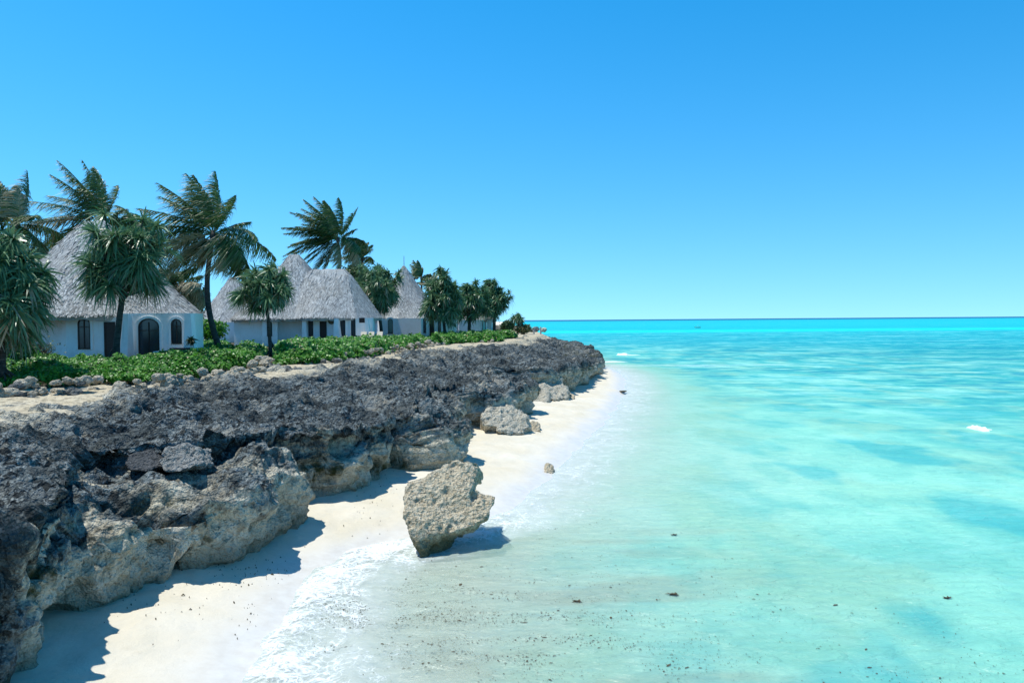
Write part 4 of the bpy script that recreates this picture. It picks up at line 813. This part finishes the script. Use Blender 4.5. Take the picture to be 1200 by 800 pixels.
class Hut:
    def __init__(s, label, plan, z_top, thick=.25):
        """plan: (px, D) corners of the visible walls, left to right, then the back"""
        s.pts = [np.array([xat(p, D), D]) for p, D in plan]; c = np.mean(s.pts, axis=0); s.c = c
        s.root = thing('thatched_hut', label, 'hut', (c[0], c[1], GZ), 'white thatched huts along the shore'); s.zt = z_top
        mb = MB(); n = len(s.pts); lo = [(p[0], p[1], GZ - .3) for p in s.pts]; hi = [(p[0], p[1], z_top) for p in s.pts]
        mb.add(lo + hi, [(i, (i + 1) % n, n + (i + 1) % n, n + i) for i in range(n)] + [tuple(range(n, 2 * n))])
        mb.build('wall', M['plaster'], s.root)
    def frame(s, seg):
        a, b = s.pts[seg], s.pts[(seg + 1) % len(s.pts)]; ax = (b - a) / np.linalg.norm(b - a); nrm = np.array([ax[1], -ax[0]]); return a, ax, nrm
    def hit(s, seg, px, py):
        a, ax, nrm = s.frame(seg); d = ray(px, py); o = np.zeros(2); t = ((a - o) @ nrm) / (d[:2] @ nrm); return np.array([d[0] * t, d[1] * t, CAM_H + d[2] * t])
    def opening(s, kind, seg, px0, px1, py0, py1, arch=1.0, surround=.13, glass='glass', bars=1, lab=None):
        p0 = s.hit(seg, px0, py1); p1 = s.hit(seg, px1, py1); top = s.hit(seg, (px0 + px1) / 2, py0)[2]
        a, ax2, n2 = s.frame(seg); ax = np.array([ax2[0], ax2[1], 0]); nrm = np.array([n2[0], n2[1], 0]); wd = np.linalg.norm(p1 - p0); z0 = max(GZ, min(p0[2], p1[2])); h = top - z0
        o = np.array([(p0[0] + p1[0]) / 2, (p0[1] + p1[1]) / 2, z0])
        e = bpy.data.objects.new(kind, None); e.empty_display_size = .2
        out = arch_outline(wd, h, arch); k = .07; inn = [(x * (1 - 2 * k / wd), k + z * (1 - 2 * k / h) if kind != 'door' else z * (1 - k / h)) for x, z in out]
        f = MB(); ring(f, o, ax, nrm, out, inn, .0, .05); fr = f.build(kind, M['wood'], s.root)
        if lab: fr['label'] = lab
        g = MB(); panel(g, o, ax, nrm, inn, -.0, .018); pn = g.build('pane' if kind == 'window' else 'door_leaf', M[glass], fr)
        if bars:
            b = MB()
            for i in range(bars):
                q = (i + 1) / (bars + 1) - .5; c = o + ax * (wd * q) + nrm * .03; zc = h * .46; b.box((c[0], c[1], z0 + zc), (.05, .05, h * .9), math.atan2(ax[1], ax[0]))
            c = o + nrm * .03; b.box((c[0], c[1], z0 + h * .7), (wd * .92, .045, .05), math.atan2(ax[1], ax[0])); b.build('glazing_bar', M['wood'], fr)
        if surround:
            ko = surround; big = [(x * (1 + 2 * ko / wd), z * (1 + ko / h)) for x, z in out]; r = MB(); ring(r, o, ax, nrm, big, out, .0, .075); r.build('surround', M['plaster'], fr)
        return fr
    def buttress(s, px0, px1, D, z1, w_top=.62, depth=.7, lean=.0):
        """sloping plaster pier that narrows upwards"""
        x0, x1 = xat(px0, D), xat(px1, D); w_ = abs(x1 - x0); c = (x0 + x1) / 2; m = MB(); h = z1 - GZ; vs_ = []
        for z, k, dx in ((GZ - .2, 1.0, 0), (z1, w_top, lean)):
            for sx, sy in ((-.5, -.5), (.5, -.5), (.5, .5), (-.5, .5)): vs_.append((c + dx + sx * w_ * k, D + sy * depth * k, z))
        m.add(vs_, [(3, 2, 1, 0), (4, 5, 6, 7), (0, 1, 5, 4), (1, 2, 6, 5), (2, 3, 7, 6), (3, 0, 4, 7)]); m.build('buttress', M['plaster'], s.root)
    def plaque(s, seg, px, py, r):
        o = s.hit(seg, px, py); a, ax2, n2 = s.frame(seg); ax = np.array([ax2[0], ax2[1], 0]); nrm = np.array([n2[0], n2[1], 0]); m = MB(); panel(m, o, ax, nrm, [(r * math.cos(i * .3927), r * math.sin(i * .3927)) for i in range(16)], 0, .06); m.build('round_plaque', M['plaque'], s.root)

# nearest hut
h1 = Hut('nearest white hut with tall thatched cone roof behind the spreading screw pine', [(36, 48), (60, 46.2), (77, 44), (226, 44), (238, 48), (215, 54), (60, 54)], 6.55)
h1.opening('window', 2, 92, 107, 372, 409); h1.opening('door', 2, 123, 136, 377, 424, 0, 0, 'wood', 0)
h1.opening('window', 2, 163, 188, 373, 420, .8, .13, 'glass', 1, 'wide arched glass opening'); h1.opening('window', 2, 201, 214, 373.5, 403)
h1.buttress(142, 152.5, 43.4, 6.5, .5, .9, .12); h1.buttress(217, 231, 43.4, 6.5, .5, .9, -.1); h1.plaque(2, 150.5, 378.5, .22)
cH = np.array([xat(112, 49), 49.2]); add_roof(h1.root, cH, 6.75, 6.5, 12.6, .55, 0, 8, .04, 1, 26000)
# low distant hut
h2 = Hut('low distant thatched hut partly hidden by the bent palm', [(226, 104), (234, 100), (268, 99), (300, 100), (305, 108), (228, 110)], 6.0)
h2.opening('window', 1, 238.5, 243.5, 381, 386.5, 1, .2)
add_roof(h2.root, np.array([xat(274, 104.5), 104.5]), 5.5, 6.0, 12.2, .3, 0, 8, .06, 2, 11000)
# twin roofed hut
h3 = Hut('white hut with twin thatched roofs, one tall peak and one lower ridge', [(274, 83), (306, 82), (308, 80.8), (325, 80.8), (326, 82), (355, 82), (356, 81), (437, 81), (440, 90), (280, 94)], 6.35)
h3.opening('window', 2, 313, 319.5, 376, 394, 1, .12, 'glass', 0); h3.opening('window', 6, 361.5, 367.5, 373.5, 394, 1); h3.opening('door', 6, 375, 383, 376.5, 398, 0, .0, 'wood', 0)
h3.opening('window', 6, 399, 405, 373, 394, .9); h3.opening('window', 6, 411.5, 417, 372, 394, .9); h3.opening('window', 6, 421, 427.5, 372.5, 378, 0, 0, 'wood', 0, 'small dark shuttered square window')
h3.buttress(391, 400.5, 80.4, 6.3, .5, 1.1, -.1); h3.buttress(429, 435, 80.4, 6.3, .6, 1.0, -.15); h3.buttress(354, 360, 80.6, 6.3, .8, .5); h3.plaque(6, 388.5, 376, .36)
add_roof(h3.root, np.array([xat(346, 87), 87]), 7.3, 6.4, 13.75, .35, 0, 8, .05, 3, 20000)
add_roof(h3.root, np.array([xat(386, 85.5), 85.5]), 5.95, 6.45, 11.9, 1.7, R(-4), 8, .02, 4, 16000)
m = MB(); p = atd(380, 318.5, 85.5); q = atd(394, 318, 85.5); m.tube([p + [0, 0, .03], (p + q) / 2 + [0, 0, .1], q + [0, 0, .03]], [.14, .17, .14], 7); m.build('ridge_cap', M['thatch'], h3.root)
# spired hut
h4 = Hut('white hut with steep thatched roof and a thin spire on top', [(440, 101), (446, 98), (466, 98.5), (493.5, 97.5), (496, 99.5), (532, 99.5), (536, 108), (450, 110)], 6.35)
h4.opening('window', 1, 454.5, 460.5, 373.5, 391, 1, .2, 'glass', 0); h4.opening('window', 4, 495.8, 499.5, 373, 390, 1, .12, 'glass', 0); h4.opening('door', 4, 503.5, 509, 374, 394, 0, 0, 'wood', 0); h4.opening('window', 4, 513, 517, 373, 390, 1, .12, 'glass', 0)
add_roof(h4.root, np.array([xat(474, 104.5), 104.5]), 5.8, 6.35, 13.6, .05, 0, 8, .07, 5, 15000)
c4 = atd(473.5, 315, 104.5); m = MB(); m.tube([c4 + [0, 0, -.6], c4 + [0, 0, .25], c4 + [0, 0, .3], c4 + [0, 0, 1.75]], [.35, .16, .05, .035], 8); m.build('spire', M['straw'], h4.root)
m = MB(); c5 = atd(497, 333.5, 103.5); m.tube([c5 + [-.6, 0, .05], c5 + [.6, 0, 0]], [.14, .14], 7); m.build('straw_ridge', M['straw'], h4.root)
# farthest hut
h5 = Hut('farthest white hut, low, half hidden by the row of screw pines', [(526, 116), (530, 113), (538, 112.5), (563, 112.5), (578, 117), (574, 123), (530, 124)], 6.1)
h5.opening('window', 1, 530, 537, 372, 387, 0, .22, 'glass', 0); h5.opening('window', 3, 565, 569, 376, 387, 0, .0, 'glass', 0)
h5.buttress(570.5, 576.5, 113.5, 6.0, .8, .8)
add_roof(h5.root, np.array([xat(548, 117.5), 117.5]), 4.3, 6.05, 9.6, .6, 0, 8, .05, 6, 9000)
m = MB(); V, F, T_ = roof_mesh(np.array([xat(569, 115.5), 115.5]), 1.7, 6.2, 7.7, .1, 0, 4, .0, 9, 900)
o = bpy.data.objects.new('porch_roof', np_mesh('porch_roof', V - parent_world(h5.root), F, M['thatch'], False, {'tone': T_ * .5})); COL.objects.link(o); o.parent = h5.root

# porch furniture of the nearest hut
c = atd(196, 409, 42.3); t = thing('porch_table', 'small white table on the nearest hut porch', 'table', (c[0], c[1], GZ))
m = MB(); m.box((c[0], c[1], GZ + 1.02), (1.25, .7, .06)); m.build('tabletop', M['white'], t)
for sx in (-.5, .5):
    for sy in (-.26, .26): m = MB(); m.tube([(c[0] + sx, c[1] + sy, GZ), (c[0] + sx * .85, c[1] + sy, GZ + .99)], .035, 6); m.build('leg', M['white'], t)
c = atd(209, 412, 42.6); t = thing('porch_bench', 'dark low bench on the porch right of the white table', 'bench', (c[0], c[1], GZ))
m = MB(); m.box((c[0], c[1], GZ + .66), (1.2, .5, .09)); m.build('seat', M['wood'], t); m = MB(); m.box((c[0], c[1] + .27, GZ + .98), (1.2, .05, .45)); m.build('backrest', M['wood'], t)
for sx in (-.52, .52): m = MB(); m.box((c[0] + sx, c[1], GZ + .31), (.08, .42, .61)); m.build('leg', M['wood'], t)
c = atd(224, 398, 42.75); t = thing('hanging_plant', 'dark spiky plant hung on the white buttress at the porch corner', 'plant', (c[0], c[1], c[2] - .4))
S = Strips(); n = 90; d = rng.normal(size=(n, 3)); d[:, 1] -= .4; d /= np.linalg.norm(d, axis=1)[:, None]; L = rng.uniform(.18, .5, n)[:, None, None]; tt = np.array([0, .5, 1.0]); P = c + L * (tt[None, :, None] * d[:, None, :] + (tt ** 2)[None, :, None] * np.array([0, 0, -.3])); wv = np.cross(d, rng.normal(size=(n, 3))); wv /= np.linalg.norm(wv, axis=1)[:, None]
S.add(P, wv[:, None, :] * np.array([.02, .03, .004])[None, :, None], np.full(n, .05)); S.build('leaves', M['shrub'], t)
m = MB(); m.tube([c + [0, .1, -.3], c + [0, .1, -.05], c + [0, .1, .02]], [.09, .15, .16], 9); m.build('pot', M['wood'], t)

# terrace beside the twin roofed hut
c = atd(433, 397.2, 79); m = MB(); m.box((c[0], c[1], GZ + .33), (2.9, 3.0, .7)); o = m.build('terrace_slab', M['plaster'], origin=(c[0], c[1], GZ)); tag(o, 'low white terrace slab at the right end of the twin roofed hut', 'terrace')
for i, (px, lb) in enumerate(((425, 'cream cushioned lounger on the white terrace, left one of three'), (434, 'cream cushioned lounger on the white terrace, middle one of three'), (444, 'cream cushioned lounger on the white terrace, right one of three'))):
    x = xat(px, 79); y = 78.7; z = GZ + .68; t = thing('sun_lounger', lb, 'sun lounger', (x, y, z), 'loungers on the white terrace')
    m = MB(); m.box((x, y, z + .24), (.62, 1.8, .07)); m.build('frame', M['white'], t); m = MB(); m.box((x, y - .2, z + .335), (.58, 1.35, .11)); m.build('cushion', M['cushion'], t)
    m = MB(); a = (x, y + .62, z + .36); m.add([(x - .29, y + .48, z + .3), (x + .29, y + .48, z + .3), (x + .29, y + .95, z + .85), (x - .29, y + .95, z + .85), (x - .29, y + .60, z + .28), (x + .29, y + .60, z + .28), (x + .29, y + 1.06, z + .80), (x - .29, y + 1.06, z + .80)], [(0, 1, 2, 3), (7, 6, 5, 4), (0, 4, 5, 1), (1, 5, 6, 2), (2, 6, 7, 3), (3, 7, 4, 0)]); m.build('backrest', M['cushion'], t)
    for sx in (-.26, .26):
        for sy in (-.8, .8): m = MB(); m.box((x + sx, y + sy, z + .10), (.05, .05, .21)); m.build('leg', M['white'], t)

# white posts on the point
for px, hh, lb in ((625.5, 1.35, 'short white post on the far rocky point, left of a pair'), (633.5, 1.35, 'short white post on the far rocky point, right of a pair')):
    x = xat(px, 142); m = MB(); m.tube([(x, 142, 3.1), (x, 142, 3.4 + hh * .8), (x, 142, 3.4 + hh * .85), (x, 142, 3.4 + hh)], [.17, .15, .19, .12], 9); o = m.build('white_post', M['rope'], origin=(x, 142, 3.1)); tag(o, lb, 'post', 'white posts on the point')

# ------------------------------------------------------------------ on the water
c = atz(818, 384.2, 0); t = thing('small_boat', 'tiny open motorboat far out on the turquoise water', 'boat', c)
m = MB(); L_, Wd = 3.6, .75; secs = []
for s_, k, zb in ((-.5, .85, .0), (-.2, 1, -.05), (.15, .95, -.03), (.38, .6, .1), (.5, .05, .35)):
    x = c[0] + s_ * L_; secs.append([(x, c[1] - Wd * k, .75 + .25 * max(0, s_)), (x, c[1] - Wd * k * .7, zb), (x, c[1], zb - .15), (x, c[1] + Wd * k * .7, zb), (x, c[1] + Wd * k, .75 + .25 * max(0, s_))])
vv = [p for s_ in secs for p in s_]; ff = [(i * 5 + k, i * 5 + k + 1, i * 5 + k + 6, i * 5 + k + 5) for i in range(4) for k in range(4)] + [(0, 1, 2, 3, 4)]
m.add(vv, ff); m.build('hull', M['white'], t); m = MB(); m.box((c[0] - .2, c[1], .55), (2.6, 1.2, .08)); m.box((c[0] + .1, c[1], .85), (.3, 1.2, .06)); m.build('deck', M['white'], t)
m = MB(); m.box((c[0] + .35, c[1], 1.75), (1.8, 1.3, .08)); m.build('canopy', M['white'], t)
for sx in (-.4, 1.1): m = MB(); m.tube([(c[0] + sx, c[1], .55), (c[0] + sx, c[1], 1.73)], .04, 6); m.build('canopy_post', M['white'], t)
m = MB(); m.box((c[0] - 1.95, c[1], .7), (.3, .35, .8), taper=.7); m.build('outboard_motor', M['wood'], t)

def foam_mound(label, px, py, w_, dpt, h, tail, seed, name='breaking_wave'):
    c = atz(px, py, 0); nu, nv = 60, 24; U, Vv = np.meshgrid(np.linspace(-1, 1, nu), np.linspace(-1, 1, nv), indexing='ij'); u, v = U.ravel(), Vv.ravel()
    env = sst(-1, -.75, u) * (sst(.15, -.35, u) + tail * sst(1, -.1, u)); env = np.clip(env, 0, 1)
    x = u * w_ * np.where(u > 0, 1.7, 1.0); y = v * dpt * (.25 + .75 * env); Q = np.stack([x, y, 0 * x + seed], 1)
    z = h * env * np.clip(1 - v ** 2, 0, 1) ** .7 * (1 + .45 * fbm(Q / (.5 * w_), 3, seed)) - .03
    me = np_mesh(name, np.stack([x, y, z], 1), grid_faces(nu, nv), M['foam'], True); o = link(name, me); o.location = (c[0], c[1], 0); tag(o, label, 'wave')
foam_mound('white breaking wavelet with a trailing foam streak on the right side of the lagoon', 1152, 503, .55, .8, .20, .30, 1)
foam_mound('small white breaking crest off the tip of the rock shelf', 736, 416, 2.0, 1.0, .30, .4, 2)
foam_mound('thin white foam crest lying just seaward of the shelf tip', 722, 424, 1.8, .5, .12, .8, 3)

def weed_clump(px, py, r, label, seed):
    g = np.random.default_rng(seed); c = atz(px, py, 0); S = Strips(); n = 46; a = g.uniform(0, 6.28, n); d = np.stack([np.cos(a), .6 * np.sin(a), g.uniform(-.1, .35, n)], 1); L = r * g.uniform(.4, 1.2, n)[:, None, None]; tt = np.array([0, .5, 1.0])
    P = np.array([c[0], c[1], .02]) + g.normal(0, .3 * r, (n, 1, 3)) * [1, .6, .1] + L * tt[None, :, None] * d[:, None, :]; wv = np.stack([-np.sin(a), np.cos(a), 0 * a], 1)
    S.add(P, wv[:, None, :] * (r * np.array([.09, .16, .03]))[None, :, None], g.random(n)); root = thing('seaweed_clump', label, 'seaweed', (c[0], c[1], 0), 'clumps of weed adrift in the shallows'); S.build('fronds', M['weed'], root)
    return root
weed_clump(790, 697, 0.105, 'dark clump of seaweed adrift alone in the pale shallows', 1)
weed_clump(677, 705, 0.090, 'small dark seaweed strand adrift nearest the speckled weed streak', 2)
weed_clump(790, 627, 0.083, 'small seaweed clump floating farthest out in the aqua shallows', 3)
weed_clump(1110, 701, 0.075, 'small dark seaweed clump adrift near the right edge', 4)

# seaweed flecks: uncountable specks floating on the shallows
def flecks():
    g = np.random.default_rng(99); pts = []
    for n, (px, py), (sx, sy) in ((1500, (560, 730), (120, 28)), (900, (430, 710), (60, 22)), (1500, (640, 690), (170, 55)), (700, (680, 770), (130, 25)), (260, (980, 740), (150, 45)), (160, (1130, 790), (60, 18)), (300, (640, 600), (70, 30)), (500, (500, 690), (60, 30))):
        p = g.normal(size=(int(n * 2.6), 2)) * [sx, sy] + [px, py]; pts.append(p)
    p = np.concatenate(pts); p = p[(p[:, 1] > 560) & (p[:, 1] < 835) & (p[:, 0] > 250) & (p[:, 0] < 1260)]
    W = np.array([atz(a, b, .012) for a, b in p]); dd = W[:, 0] - shore(W[:, 1]); streak = fbm(W * np.array([.5, 1.6, 0]) + 3, 3, 12); k = (dd > .5) & (streak > .02 + g.normal(0, .14, len(W))); W = W[k]; n = len(W)
    a = g.uniform(0, 6.28, n); s = np.exp(g.normal(-5.3, .5, n)); e = g.uniform(1, 2.6, n); P0 = np.stack([np.cos(a), np.sin(a), 0 * a], 1) * (s * e)[:, None]; Wv = np.stack([-np.sin(a), np.cos(a), 0 * a], 1) * s[:, None]
    S = Strips(); tt = np.array([-1, 0, 1.0]); P = W[:, None, :] + tt[None, :, None] * P0[:, None, :] + np.array([0, .006, 0])[None, :, None] * np.array([0, 0, 1.0]); S.add(P, Wv[:, None, :] * np.array([.4, 1, .3])[None, :, None], g.random(n)); o = S.build('seaweed_flecks', M['weed']); o['kind'] = 'stuff'; o['label'] = 'fine dark seaweed flecks scattered over the shallows'; o['category'] = 'seaweed'
flecks()
# dark crumbs of weed and coral on the dry sand
def crumbs():
    g = np.random.default_rng(98); W = []
    for n, (px, py), (sx, sy) in ((60, (262, 668), (34, 12)), (50, (440, 575), (25, 6)), (50, (480, 540), (25, 6)), (50, (310, 655), (40, 8)), (40, (190, 715), (40, 14)), (50, (290, 715), (12, 34)), (30, (430, 600), (20, 12))):
        for q in g.normal(size=(n, 2)) * [sx, sy] + [px, py]: W.append(atz(q[0], q[1], .35))
    W = np.array(W); zb, d = seabed(W[:, 0], W[:, 1]); k = d < -.3; W = W[k]; W[:, 2] = zb[k] + .02; m = MB()
    for p in W:
        s = math.exp(g.normal(-4.85, .5)); a = g.uniform(0, 6.28); ax = np.array([math.cos(a), math.sin(a), 0]); m.tube([p - ax * s * 1.4 - [0, 0, .02], p + [0, 0, s * .3], p + ax * s * 1.4 - [0, 0, .02]], [s * .3, s * .75, s * .3], 5)
    o = m.build('beach_litter', M['weed']); o['kind'] = 'stuff'; o['label'] = 'dark crumbs of weed and coral on the dry sand'; o['category'] = 'beach litter'
crumbs()
